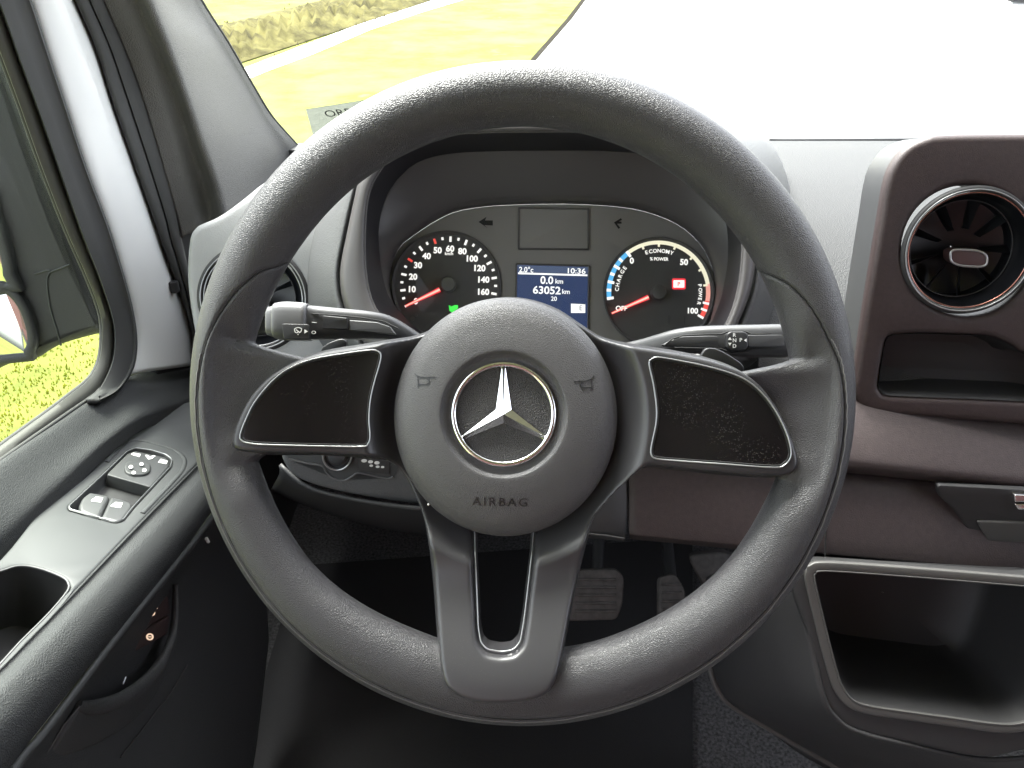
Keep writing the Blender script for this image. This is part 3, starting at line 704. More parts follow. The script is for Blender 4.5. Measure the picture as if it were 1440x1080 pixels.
arc(66.5, 73, 128, 187, M['lit_blue']); arc(67.5, 73, 9.5, 128, M['lit_cream']); arc(67, 73, -10, 9.5, M['lit_pink']); arc(66.5, 73, -29, -10, M['lit_red'])
for a in (187, 177.5, 168, 158.5, 149, 139.5, 128): arc(63.5 if a in (187, 168, 149, 128) else 66.5, 73, a-1.6, a+1.6, M['lit'], 'tick', H0+0.0002)
for a in (109, 89.5, 70, 46, 28, 8.5, -13, -21, -30): arc(64, 73 if a < 5 else 70, a-1.3, a+1.3, M['lit'] if a < 5 else M['lit_cream'], 'tick', H0+0.0002)
text('numeral', '0', PF, 888.5, 366.5, 8, M['lit'], D2_, h=H0, bold=0.03)
text('numeral', '50', PF, 962, 368.5, 8, M['lit'], D2_, h=H0, bold=0.03, rot=-2)
text('numeral', '100', PF, 974.5, 437, 7.6, M['lit'], D2_, h=H0, bold=0.03, rot=-2)
text('legend', 'OFF', PF, 874, 433.5, 6.5, M['lit'], D2_, h=H0+0.0045, bold=0.02, rot=-2)
text('legend', '% POWER', PF, 927, 364.2, 4.4, M['lit'], D2_, h=H0, bold=0.02, rot=-1, wpx=26)
def curved(s, r, a_mid, step, hpx, flip=False):
    for i, ch in enumerate(s):
        a = a_mid-(i-(len(s)-1)/2)*step; x, y = a2(r, a)
        text('legend', ch, PF, x, y, hpx, M['lit'], D2_, h=H0, bold=0.02, rot=a-90)
curved('ECONOMY', 58.5, 89, 5.9, 5.2); curved('CHARGE', 58.5, 160, 6.4, 5.2); curved('POWER', 59, -3, 6.2, 5.0)
needle(pc2[0]-1, pc2[1]+1, 860.5, 440.5, D2_, M['dial'])
join_polys('warning_halo', PF, [rounded([(945, 391.5), (964.5, 391.5), (964.5, 407), (945, 407)], 3)], H0, M['needle'], D2_)
join_polys('brake_warning', PF, [rounded([(947, 394), (962.5, 394), (962.5, 404.5), (947, 404.5)], 1)], H0+0.0003, M['lit'], D2_)
text('brake_letter', 'P', PF, 954.8, 399.3, 5.5, M['lit_red'], D2_, h=H0+0.0006, bold=0.02)
for x in (962, 940): join_polys('reflection_pin', PF, [[(x, 444), (x+1.2, 444), (x+1.2, 457), (x, 457)]], H0, M['stalk'], D2_)
# blank window, display, indicator arrows
fr = rounded([(728.5, 291), (829, 292), (828.5, 351.5), (728, 350.5)], 2, 2)
plate('window_frame', PF, fr, h=0.0022, thick=0.003, bevel=0.0006, mat=M['cluster'], parent=IC, holes=[rounded([(731, 293.5), (826.5, 294.5), (826, 349), (730.5, 348)], 1.5, 2)])
plate('blank_window', PF, rounded([(730, 292.5), (827.5, 293.5), (827, 350), (729.5, 349)], 1.5, 2), h=0.0008, thick=0.002, bevel=0.0002, mat=M['face'], parent=IC)
plate('display_frame', PF, rounded([(725, 369.5), (830, 372.5), (828, 480), (723, 480)], 2, 2), h=0.0022, thick=0.003, bevel=0.0006, mat=M['cluster'], parent=IC, holes=[rounded([(727.5, 372), (827, 375), (825.5, 478), (726, 478)], 1, 2)])
DS = plate('display', PF, [(726.5, 371), (828, 374), (826.5, 479), (725, 479)], h=0.0008, thick=0.002, bevel=0.0001, mat=M['screen'], parent=IC)
join_polys('status_bar', PF, [[(728, 373), (826.5, 375.8), (826, 385.5), (728, 382.5)]], 0.0011, M['screen_bar'], DS)
join_polys('rule', PF, [[(728.5, 383), (826, 386), (826, 388.3), (728.5, 385.4)]], 0.0013, M['lit'], DS)
text('temperature', '2.0°c', PF, 740, 379, 7.4, M['lit'], DS, h=0.0014, rot=-1.8, wpx=20, bold=0.012)
text('clock', '10:36', PF, 811, 381, 7.4, M['lit'], DS, h=0.0014, rot=-1.8, wpx=25, bold=0.012)
text('trip_reading', '0.0', PF, 769, 394, 10.5, M['lit'], DS, h=0.0014, rot=-1.8, bold=0.02, wpx=18)
text('trip_unit', 'km', PF, 786.5, 395.5, 6.5, M['lit'], DS, h=0.0014, rot=-1.8, bold=0.012)
text('odometer_reading', '63052', PF, 769, 408, 10.5, M['lit'], DS, h=0.0014, rot=-1.8, bold=0.02, wpx=39)
text('odometer_unit', 'km', PF, 796, 410, 6.5, M['lit'], DS, h=0.0014, rot=-1.8, bold=0.012)
text('range_reading', '20', PF, 779, 420, 6, M['lit'], DS, h=0.0014, rot=-1.8, bold=0.012)
join_polys('drive_mode_box', PF, [[(803, 427), (823, 428), (823, 440), (803, 440)]], 0.0013, M['lit'], DS)
text('drive_mode', 'E', PF, 817, 433, 7, M['screen'], DS, h=0.0016)
join_polys('indicator_arrow', PF, [[(673, 312), (684, 305), (682, 310), (693, 310), (693, 317), (681, 316.5), (686, 321)]], 0.0006, M['groove'], IC)
join_polys('indicator_arrow', PF, [stroke([(874, 308), (865, 313), (871, 321)], 3), stroke([(866, 313), (874, 313)], 3)], 0.0006, M['groove'], IC)

plate('lens', PF, lerp(C2, C3, 0.85), h=0.0105, thick=0.0015, bevel=0.0003, mat=M['lens'], parent=IC)

# ================================================================ DASHBOARD
DB = thing('dashboard', 'grey moulded plastic dashboard around the instruments under the windscreen', 'dashboard', P(1150, 420, 0.76))
HR = ringpx([(440, 470), (428, 400), (436, 330), (462, 262), (510, 205), (580, 160), (650, 132), (740, 115), (850, 112), (909, 119), (957, 131), (1015, 160), (1079, 198), (1108, 260), (1112, 340), (1095, 430), (1060, 510), (900, 570), (640, 570), (500, 530)])
loft('cluster_hood', [(C0, 0.672), (lerp(C0, HR, 0.10), 0.664), (lerp(C0, HR, 0.30), 0.672), (lerp(C0, HR, 0.65), 0.715), (lerp(C0, HR, 0.9), 0.77), (HR, 0.83), (lerp(C0, HR, 1.02), 0.95)], M['dash'], DB, 5, 60)
cols = (1066, 1085, 1110, 1150, 1230, 1330, 1520)
surf('dash_top', [[(x, y + (x-1150)*k, d) for x in cols] for y, d, k in ((197, 1.17, 0), (212, 1.06, 0.0), (245, 0.945, 0.005), (295, 0.86, 0.01), (350, 0.805, 0.02), (420, 0.76, 0.03), (500, 0.725, 0.04), (590, 0.71, 0.05))], M['dash_top'], DB, 6, 6)
# dash end by the door, with a round opening for the vent
PE = Plane(P(345, 410, 0.765), Vector((0.16, -math.cos(rad(24)), math.sin(rad(24)))))
V1 = (357, 420)
end_px = [(267, 320), (305, 305), (338, 279), (364, 255), (392, 236), (440, 214), (500, 206), (560, 215), (560, 505), (470, 530), (380, 535), (285, 530), (275, 480), (267, 434), (262, 395), (263, 357)]
end_uv = np.array(rounded([PE.uv(a, b) for a, b in end_px], 0.012, 4)); vh = np.array([PE.uv(a, b) for a, b in circle(V1[0], V1[1], 71, 64)])
sdf_plate('dash_end', PE, end_uv, [vh], lambda u, v: -3.0*np.maximum(0, v-0.03)**2-1.2*np.maximum(0, u-0.05)**2, 0.006, 0.03, M['dash_end'], DB, 0.002)

def air_vent(name, label, pl, cx, cy, r, nb, knob_m, ring_m, a0=20, group=None, in_m=None):
    in_m = in_m or M['edge']
    T = thing(name, label, 'air vent', pl.W(*pl.uv(cx, cy)), group)
    n = 96; A = np.linspace(0, 2*math.pi, n, endpoint=False)
    kk = np.linalg.norm(np.array(pl.uv(cx+r, cy))-np.array(pl.uv(cx, cy)))/r
    c = np.array(pl.uv(cx, cy))
    W = lambda rr, a, h: pl.W(c[0]+rr*kk*math.cos(a), c[1]+rr*kk*math.sin(a), h)
    gridmesh('collar', [[W(rr, a, h) for a in A] for rr, h in ((r+6, -0.001), (r+4.5, 0.0012), (r+2, 0.0022), (r-1, 0.002), (r-3, 0.000))], M['black'], T, closed_u=True)
    tube('outer_ring', [W(r, a, 0.0024) for a in A], 0.9*kk, ring_m, T, closed=True, seg=8, nrm=pl.n)
    tube('inner_ring', [W(r-4.5, a, 0.0005) for a in A], 1.2*kk, in_m, T, closed=True, seg=8, nrm=pl.n)
    gridmesh('bowl', [[W(rr, a, h) for a in A] for rr, h in ((r-4, 0.0005), (r-9, -0.010), (r-13, -0.016), (r-17, -0.018), (r-18, -0.030), (r*0.4, -0.036), (1, -0.036))], M['gloss2'], T, closed_u=True)
    rr1 = r-17
    tube('rotor_ring', [W(rr1, a, -0.0155) for a in A], 0.8*kk, M['trim'], T, closed=True, seg=6, nrm=pl.n)
    for k in range(nb):                                       # radial blades, slightly pitched
        a = rad(a0+360*k/nb); b_ = a+rad(9)
        q = [W(r*0.34, a, -0.016), W(rr1, a, -0.0165), W(rr1, b_, -0.026), W(r*0.34, b_, -0.024)]
        q += [p-pl.n*0.0015 for p in q]
        mesh('blade', q, [(0, 1, 2, 3), (7, 6, 5, 4), (0, 4, 5, 1), (1, 5, 6, 2), (2, 6, 7, 3), (3, 7, 4, 0)], M['gloss2'], T, smooth=0)
    kp = lambda s, n_=40: [(cx+s*27*math.copysign(abs(math.cos(a))**0.65, math.cos(a))*r/92, cy+10+s*12*math.copysign(abs(math.sin(a))**0.65, math.sin(a))*r/92+s*3*math.cos(a)) for a in np.linspace(0, 2*math.pi, n_, endpoint=False)]
    kb = plate('knob', pl, kp(1.0), h=-0.008, thick=0.014, bevel=0.0015, mat=knob_m, parent=T)
    uvk = [pl.uv(a, b, -0.008) for a, b in kp(0.97)]
    tube('knob_trim', [pl.W(a, b, -0.0078) for a, b in uvk], 0.0010, ring_m, kb, closed=True, seg=8, nrm=pl.n)
    return T
M['pillar2'] = mat('panel_edge_plastic', (0.045, 0.046, 0.048), 0.5)
M['gloss2'] = mat('vent_black', (0.005, 0.0055, 0.007), 0.3)
M['knob'] = mat('vent_knob', (0.060, 0.032, 0.032), 0.5)
M['pinkring'] = mat('vent_copper_ring', (0.42, 0.20, 0.16), 0.25, 0.9)
air_vent('air_vent', 'round black air vent at the dash end, half hidden by the steering wheel', PE, V1[0], V1[1], 73, 8, M['gloss2'], M['edge'])

# ---- centre panel, turned a little to the driver
PC = Plane(P(1330, 400, 0.655), Vector((-0.13, -math.cos(rad(17)), math.sin(rad(17)))))
cp = [(1560, 186), (1440, 188), (1330, 189.5), (1302, 194), (1276, 207), (1256, 232), (1246, 262), (1238, 310), (1228, 370), (1215, 450), (1205, 518), (1200, 545), (1203, 563), (1215, 577), (1236, 584), (1300, 588), (1440, 598), (1560, 606)]
cub = [(1247, 481), (1253, 474), (1266, 471.5), (1300, 470.5), (1380, 473), (1404, 478), (1425, 488), (1445, 499), (1520, 505), (1520, 568), (1440, 564), (1340, 559.5), (1254, 556), (1241, 551), (1237, 541), (1241, 512)]
V2 = (1362, 353)
CPN = thing('centre_panel', 'dark centre console panel, red reflection put into its colour, with rounded corner right of the wheel', 'console panel', PC.o)
L0 = np.array([PC.uv(a, b) for a, b in cp]); cpd = np.array([tuple(v) for v in spline([np.array(q) for q in L0[1:-1]], 5)]); L0 = np.vstack([L0[:1], cpd, L0[-1:]])
plate('side_wall', PC, inset(L0 if area2(L0) > 0 else L0[::-1], 0.0015), h=-0.012, thick=0.055, bevel=0.002, mat=M['pillar2'], parent=CPN, holes=[np.array([PC.uv(a, b) for a, b in circle(V2[0], V2[1], 95, 72)]), np.array([PC.uv(*q) for q in dense(cub, 3)])], px=False)
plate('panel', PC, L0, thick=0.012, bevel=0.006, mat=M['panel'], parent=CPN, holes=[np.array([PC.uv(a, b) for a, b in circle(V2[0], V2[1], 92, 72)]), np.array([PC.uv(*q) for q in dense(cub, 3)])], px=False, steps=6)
cu0 = dense(cub, 3); cuv = np.array([PC.uv(a, b) for a, b in cu0]); cuv = cuv if area2(cuv) > 0 else cuv[::-1]
gridmesh('cubby', [[PC.W(a, b, h) for a, b in inset(cuv, i)] for i, h in ((-0.0005, -0.001), (0.0005, -0.004), (0.002, -0.030), (0.006, -0.042), (0.018, -0.044), (0.024, -0.044))], M['bin'], CPN, closed_u=True)
plate('cubby_back', PC, inset(cuv, 0.012), h=-0.0435, thick=0.003, bevel=0.0002, mat=M['bin'], parent=CPN, px=False)
air_vent('air_vent', 'round black air vent with oval knob in the centre panel', PC, V2[0], V2[1], 91, 9, M['knob'], M['edge'], 33, None, M['pinkring'])

# ---- lower dash
be = lambda x: 655+(x-1195)*0.104
colx = (860, 885, 960, 1080, 1195, 1320, 1440, 1560)
surf('knee_band', [[(x, be(x)+dy, d) for x in colx] for dy, d in ((-110, 0.700), (-80, 0.690), (-45, 0.681), (-15, 0.676), (-3, 0.676), (3, 0.679), (9, 0.690), (12, 0.72))], M['dash_dark'], DB, 4, 5)
bo = lambda x: 755+(x-885)*0.096
lo_rows = [[(x, be(x)+6, 0.700) for x in colx[1:]], [(x, be(x)+25, 0.690) for x in colx[1:]], [(x, (be(x)+bo(x))/2, 0.688) for x in colx[1:]], [(x, bo(x)-10, 0.690) for x in colx[1:]], [(x, bo(x)-2, 0.696) for x in colx[1:]], [(x, bo(x)+2, 0.72), ][0:1] if False else [(x, bo(x)+3, 0.73) for x in colx[1:]]]
surf('lower_panel', lo_rows, M['dash_dark'], DB, 4, 5, thick=0.006)
tube('panel_joint', [P(1162, 720, 0.6865), P(1160, 785, 0.688)], 0.0006, M['groove'], DB, seg=6)
surf('knee_guard', [[(830, 640, 0.69), (860, 640, 0.69), (884, 640, 0.695)], [(830, 700, 0.685), (860, 700, 0.685), (884, 702, 0.69)], [(826, 752, 0.69), (855, 754, 0.69), (879, 757, 0.693)], [(826, 755, 0.72), (855, 757, 0.72), (879, 760, 0.72)]], M['black'], DB, 4, 4)
tube('guard_edge', [P(826, 750, 0.689), P(852, 753, 0.688), P(878, 757, 0.691)], 0.0009, M['lip'], DB, seg=6)
LB = Plane(P(1390, 725, 0.684), Vector((-0.06, -math.cos(rad(12)), math.sin(rad(12)))))
plate('slot_shade_plate', LB, rounded([(1318, 682), (1560, 695), (1560, 775), (1388, 766), (1366, 752), (1340, 714), (1322, 700)], 6), h=0.0015, thick=0.006, bevel=0.001, mat=M['bin'], parent=DB)  # dark plate on the surface, painted shade in place of a recess
plate('slot_shelf', LB, rounded([(1374, 733), (1560, 738), (1560, 765), (1390, 762)], 4), h=0.004, thick=0.004, bevel=0.001, mat=M['lip'], parent=DB)
plate('metal_catch', LB, rounded([(1427, 696), (1475, 698), (1475, 707), (1427, 706)], 2), h=0.007, thick=0.006, bevel=0.0008, mat=M['chrome'], parent=DB)
plate('metal_catch', LB, rounded([(1427, 709), (1475, 711), (1475, 718), (1432, 717)], 2), h=0.007, thick=0.006, bevel=0.0008, mat=M['chrome'], parent=DB)
# lamp switch panel low on the left
PS = Plane(P(490, 670, 0.635), Vector((0.05, -math.cos(rad(8)), math.sin(rad(8)))))
LSW = thing('lamp_switch_panel', 'grey lamp switch panel with rotary knob below the left spoke', 'switch panel', PS.o)
plate('panel', PS, dense([(392, 600), (394, 640), (399, 655), (410, 670), (439, 684), (491, 697), (543, 706), (590, 712), (640, 716), (640, 600), (500, 590)], 3), thick=0.03, bevel=0.006, mat=M['dash'], parent=LSW, steps=5)
rec = [(404, 600), (406, 645), (430, 651), (452, 655), (459, 664), (468, 672), (483, 675.5), (495, 670), (503, 665), (520, 668), (545, 673), (553, 670), (560, 655), (560, 600)]
plate('recess', PS, dense(rec, 3), h=0.0008, thick=0.002, bevel=0.0004, mat=M['tray'], parent=LSW)
tube('recess_edge', [PS.W(*PS.uv(a, b, 0.001), 0.001) for a, b in spline([np.array(p, float) for p in rec[1:12]], 4)], 0.0009, M['stalk_light'], LSW, seg=8)
rows = [[PS.W(*PS.uv(474+rr*math.cos(a), 641+rr*math.sin(a), h), h) for a in np.linspace(0, 2*math.pi, 56, endpoint=False)] for rr, h in ((22, 0.0005), (22, 0.004), (20.5, 0.006), (17.5, 0.006), (15.5, 0.004), (13, 0.004), (12, 0.012), (11, 0.0135), (1, 0.0135))]
KB = gridmesh('rotary_knob', rows, M['stalk'], LSW, closed_u=True)
tube('knob_ring', [PS.W(*PS.uv(474+20*math.cos(a), 641+20*math.sin(a), 0.006), 0.006) for a in np.linspace(0, 2*math.pi, 56, endpoint=False)], 0.0009, M['edge'], KB, closed=True, seg=6)
bp = plate('lamp_buttons', PS, rounded([(504, 640), (548, 646), (548, 668), (504, 663)], 3), h=0.0022, thick=0.003, bevel=0.0006, mat=M['black'], parent=LSW)
for x, y, s in ((512, 648, 4.0), (521, 649.5, 3.6), (530, 651, 3.8), (522, 655, 2.6), (531, 656.5, 2.8), (538, 657, 2.4)):
    join_polys('button_mark', PS, [circle(x, y, s, 12, s*0.6)], 0.0026, M['print'], bp)
# dash underside and body
box('core', (-0.335, 0.80, -0.62), (1.35, 1.14, -0.365), M['black'], DB)
surf('underside', [[(392, 655, 0.65), (440, 690, 0.645), (545, 712, 0.64), (640, 720, 0.64)], [(392, 668, 0.72), (440, 700, 0.72), (545, 725, 0.72), (640, 735, 0.72)], [(380, 690, 0.86), (440, 715, 0.86), (545, 745, 0.86), (640, 755, 0.86)]], M['black'], DB, 4, 4)

# ================================================================ STORAGE BIN, FLOOR, PEDALS
PN = Plane(P(1290, 910, 0.66), Vector((-0.12, -math.cos(rad(25)), math.sin(rad(25)))))
BN = thing('storage_bin', 'open black storage bin with rounded lip low in the centre console', 'storage bin', PN.o)
bo_px = [(1144, 815), (1146, 805), (1153, 801), (1200, 803), (1320, 812), (1440, 822), (1490, 826), (1508, 838), (1500, 900), (1475, 975), (1460, 1003), (1440, 1015), (1405, 1018), (1330, 1008), (1271, 1000), (1225, 993), (1200, 985), (1185, 968), (1176, 945), (1160, 884)]
Bu = np.array([PN.uv(a, b) for a, b in dense(bo_px, 4)]); Bu = Bu if area2(Bu) > 0 else Bu[::-1]
fo = [(1114, 830), (1116, 808), (1135, 795), (1200, 797), (1320, 806), (1440, 815), (1540, 823), (1540, 1045), (1440, 1057), (1382, 1067), (1271, 1045), (1205, 1029), (1176, 1012), (1156, 982), (1138, 902)]
Fo = np.array([PN.uv(a, b) for a, b in dense(fo, 4)])
plate('frame', PN, Fo, thick=0.02, bevel=0.004, mat=M['bin'], parent=BN, holes=[inset(Bu, 0.0)], px=False, steps=4)
plate('lip', PN, inset(Bu, -0.0075), h=0.0022, thick=0.004, bevel=0.0014, mat=M['lip'], parent=BN, holes=[inset(Bu, 0.0004)], px=False)
tube('lip_edge', [PN.W(a, b, 0.0018) for a, b in inset(Bu, 0.0006)], 0.0008, M['lip'], BN, closed=True, seg=6)
gridmesh('well', [[PN.W(c_[0]*k+m_[0]*(1-k), c_[1]*k+m_[1]*(1-k), h) for c_ in Bu] for m_ in (Bu.mean(0),) for k, h in ((1.0, 0.001), (0.985, -0.01), (0.94, -0.06), (0.88, -0.10), (0.8, -0.115), (0.4, -0.118), (0.01, -0.118))], M['bin'], BN, closed_u=True)
surf('side', [[(1120, 800, 0.668), (1122, 830, 0.668), (1142, 902, 0.67), (1160, 984, 0.672), (1180, 1014, 0.674), (1208, 1031, 0.674), (1280, 1049, 0.672), (1400, 1070, 0.67), (1540, 1050, 0.67)],
              [(1060, 800, 0.71), (1064, 850, 0.71), (1074, 920, 0.715), (1094, 985, 0.72), (1120, 1016, 0.722), (1160, 1040, 0.722), (1240, 1068, 0.72), (1380, 1095, 0.72), (1540, 1085, 0.72)],
              [(995, 810, 0.80), (996, 870, 0.80), (1000, 940, 0.80), (1018, 982, 0.80), (1044, 1002, 0.80), (1078, 1022, 0.80), (1147, 1062, 0.80), (1260, 1120, 0.80), (1500, 1150, 0.80)],
              [(1000, 830, 0.95), (1005, 880, 0.95), (1012, 950, 0.95), (1030, 990, 0.95), (1056, 1010, 0.95), (1090, 1035, 0.95), (1150, 1075, 0.95), (1250, 1120, 0.95), (1450, 1150, 0.95)]], M['bin'], BN, 5, 6)
tube('side_edge', [P(x, y, 0.795) for x, y in spline([np.array(p, float) for p in ((998, 935), (1004, 958), (1018, 982), (1044, 1002), (1078, 1022), (1147, 1062), (1230, 1105))], 5)], 0.0035, M['lip'], BN, seg=8)

FZ = -0.95
fl = box('cab_floor', (-0.46, -0.78, FZ-0.05), (1.42, 1.16, FZ), M['carpet']); tag(fl, 'speckled dark grey cab carpet', None, None, 'structure')
fw_ = box('front_bulkhead', (-0.46, 1.145, -0.955), (1.42, 1.18, -0.33), M['black']); tag(fw_, kind='structure', label='dark front bulkhead of the cab')
RM = [(hitZ(a, b, FZ+0.004)) for a, b in ((973, 760), (973, 1100), (500, 1400), (300, 1200), (420, 800))]
n5 = len(RM)
rm = mesh('floor_mat', RM+[p+Vector((0, 0, 0.008)) for p in RM], [tuple(range(n5, 2*n5))]+[(k, (k+1) % n5, n5+(k+1) % n5, n5+k) for k in range(n5)], M['mat_rubber'], smooth=0)
tag(rm, 'black rubber floor mat in the driver footwell', 'floor mat')
def pedal(name, label, q, d, arm, tilt):
    pl = Plane(P(q[0][0], q[0][1], d), Vector((0, -math.cos(rad(tilt)), math.sin(rad(tilt)))))
    T = thing(name, label, 'pedal', pl.o)
    plate('pad', pl, rounded(q, 8), thick=0.012, bevel=0.003, mat=M['pedal'], parent=T, back=True)
    tube('arm', [P(*a) for a in arm], 0.008, M['black'], T, seg=10)
    us = np.array([pl.uv(*p) for p in q]); lo_, hi_ = us.min(0), us.max(0)
    for k in range(5):
        v = lo_[1]+(hi_[1]-lo_[1])*(0.2+0.15*k)
        tube('rib', [pl.W(lo_[0]*0.85+hi_[0]*0.15, v, 0.0005), pl.W(lo_[0]*0.15+hi_[0]*0.85, v, 0.0005)], 0.0018, M['pedal'], T, seg=6)
pedal('brake_pedal', 'wide grey rubber brake pedal seen below the wheel hub', [(796, 802), (868, 800), (878, 812), (876, 850), (868, 872), (796, 874)], 0.96, [(840, 815, 0.975), (842, 760, 1.02), (845, 700, 1.08)], 40)
pedal('accelerator_pedal', 'narrow grey accelerator pedal right of the brake pedal', [(926, 812), (950, 806), (964, 830), (966, 862), (952, 885), (926, 885)], 0.97, [(945, 830, 0.985), (940, 780, 1.04), (935, 730, 1.1)], 45)
fr_ = Plane(P(990, 800, 1.02), Vector((-0.2, -0.8, 0.5)))
o_ = plate('wheel_arch_cover', fr_, rounded([(966, 782), (1018, 776), (1060, 800), (1050, 850), (1000, 850)], 10), thick=0.02, bevel=0.004, mat=M['pedal'], back=True)
tag(o_, 'pale footwell cover piece beside the accelerator', 'footwell cover')

# ================================================================ DRIVER'S DOOR
DR = thing('driver_door', "driver's door with grey armrest, switch block and tinted window", 'door', hitX(60, 800, -0.33))
prof_rows = [
 ([(-70, 697), (8, 641), (78, 592), (136, 553), (190, 527), (272, 511)], [-0.400]*6),
 ([(-70, 705), (4, 652), (80, 602), (142, 560), (196, 533), (276, 516)], [-0.392]*6),
 ([(-70, 745), (0, 700), (84, 640), (152, 590), (206, 556), (278, 533)], [-0.378]*6),
 ([(-70, 800), (0, 748), (86, 672), (148, 617), (204, 580), (280, 555)], [-0.366, -0.366, -0.366, -0.366, -0.364, -0.36]),
 ([(-70, 822), (0, 772), (88, 688), (150, 628), (206, 591), (282, 569)], [-0.364, -0.364, -0.364, -0.364, -0.362, -0.358]),
 ([(-70, 838), (0, 790), (92, 700), (154, 640), (210, 600), (284, 580)], [-0.3635, -0.3635, -0.3635, -0.3635, -0.3615, -0.3575]),
]
def xsurf(name, rows_, mat_, nu=6, nv=5, parent=None, thick=0.003):
    return surf(name, [[(p[0], p[1], x) for p, x in zip(r, xs)] for r, xs in rows_], mat_, parent or DR, nu, nv, thick, 60, 'X')
xsurf('window_ledge', prof_rows, M['door'])
# tray plane
TA, TB, TC = hitX(92, 700, -0.361), hitX(0, 940, -0.300), hitX(250, 680, -0.300)
PT = plane3(TA, TB, TC)
tray_px = [(-80, 850), (0, 786), (56, 716), (84, 684), (146, 624), (194, 590), (236, 573), (290, 562), (318, 590), (312, 612), (296, 632), (240, 690), (180, 752), (100, 836), (0, 939), (-80, 1020)]
pocket = [(-80, 880), (-20, 815), (8, 800), (32, 795), (60, 800), (88, 811), (97, 820), (95, 832), (70, 862), (30, 902), (-80, 1010)]
sw_in = [(178, 636), (190, 631), (212, 634), (233, 640), (242, 647), (240, 657), (187, 714), (173, 732), (161, 735), (128, 726), (98, 717.5), (96.5, 713), (147, 666)]
plate('tray', PT, dense(tray_px, 4), thick=0.012, bevel=0.0025, mat=M['tray'], parent=DR, holes=[dense(pocket, 4), rounded(sw_in, 3, 3)])
pk = np.array([PT.uv(a, b) for a, b in dense(pocket, 4)]); pk = pk if area2(pk) > 0 else pk[::-1]
gridmesh('pull_pocket', [[PT.W(pk.mean(0)[0]*(1-k)+a*k, pk.mean(0)[1]*(1-k)+b*k, h) for a, b in pk] for k, h in ((1.0, -0.002), (0.98, -0.02), (0.94, -0.05), (0.6, -0.055), (0.01, -0.055))], M['black'], DR, closed_u=True)
tube('pocket_edge', [PT.W(a, b, -0.0002) for a, b in inset(pk, 0.0004)], 0.0008, M['stalk_light'], DR, closed=True, seg=6)
# raised moulding round the switch block
SB = [(150, 650), (166, 633), (178, 622), (196, 619.5), (218, 624), (246, 633), (259, 645), (258, 658), (246, 674), (200, 722)]
uvb = [PT.uv(a, b) for a, b in spline([np.array(p, float) for p in SB], 5)]
tube('switch_moulding', [PT.W(a, b, -0.0006) for a, b in uvb], 0.0022, M['tray'], DR, seg=10, flat=0.8)
SWB = thing('window_switch_block', 'mirror and window switch block set in the door armrest', 'switch block', PT.W(*PT.uv(170, 685)))
swu = np.array([PT.uv(a, b) for a, b in rounded(sw_in, 3, 3)]); swu = swu if area2(swu) > 0 else swu[::-1]
gridmesh('frame', [[PT.W(a, b, h) for a, b in inset(swu, i)] for i, h in ((-0.0008, 0.0004), (-0.0002, 0.0010), (0.0006, 0.0008), (0.0010, 0.0), (0.0012, -0.008), (0.004, -0.011), (0.012, -0.0115))], M['switch'], SWB, closed_u=True)
plate('frame_floor', PT, inset(swu, 0.002), h=-0.0105, thick=0.002, bevel=0.0002, mat=M['black'], parent=SWB, px=False)
tube('frame_edge', [PT.W(a, b, 0.0011) for a, b in inset(swu, 0.0002)], 0.00042, M['edge'], SWB, closed=True, seg=6)
MC = plate('mirror_control', PT, rounded([(150, 667), (179, 638), (190, 634), (231, 642.5), (238, 648), (237, 656), (212, 685)], 2.5, 3), h=0.0010, thick=0.011, bevel=0.001, mat=M['switch'], parent=SWB)
rows = [[PT.W(*PT.uv(193+rr*19*math.copysign(abs(math.cos(a))**0.8, math.cos(a)), 660+rr*10.5*math.copysign(abs(math.sin(a))**0.8, math.sin(a)), 0.001), h) for a in np.linspace(0, 2*math.pi, 40, endpoint=False)] for rr, h in ((1.08, 0.0009), (1.06, 0.0002), (1.0, 0.0002), (0.97, 0.0026), (0.9, 0.0032), (0.5, 0.0022), (0.02, 0.002))]
AK = gridmesh('adjust_knob', rows, M['switch'], MC, closed_u=True)
for x, y in ((199, 652.5), (184, 656.5), (203, 661), (188, 664.5)): join_polys('direction_mark', PT, [circle(x, y, 3.1, 8, 2.4)], 0.0036, M['print'], AK)
for q in ([(184, 639), (187, 636.5), (198, 638.5), (196, 642.5)], [(222, 650), (226, 645), (236, 648), (234, 652.5)], [(204, 640), (207, 639.5), (211, 642), (216, 640), (219, 641), (214, 645), (209, 646)]):
    join_polys('mirror_mark', PT, [q], 0.0014, M['print'], MC)
for q, ic in (([(111, 709), (116, 699), (126, 691.5), (142, 694), (155, 697.5), (141, 728), (128, 725), (112, 718)], (137, 702)), ([(156, 698), (170, 701), (185, 706), (187, 711), (174, 731), (165, 734), (142, 728.5)], (164.5, 709.5))):
    W_ = plate('window_switch', PT, rounded(q, 3, 3), h=0.0018, thick=0.013, bevel=0.0028, mat=M['switch'], parent=SWB, steps=5)
    x, y = ic
    join_polys('window_mark', PT, [[(x-9, y+1.5), (x-2, y-3.6), (x+8, y-2.4), (x+5, y+4.2), (x-8, y+2.8)]], 0.0022, M['print'], W_)
    join_polys('window_mark_dash', PT, [stroke([(x-3, y+1.2), (x+3, y+1.6)], 1.1)], 0.0025, M['switch'], W_)
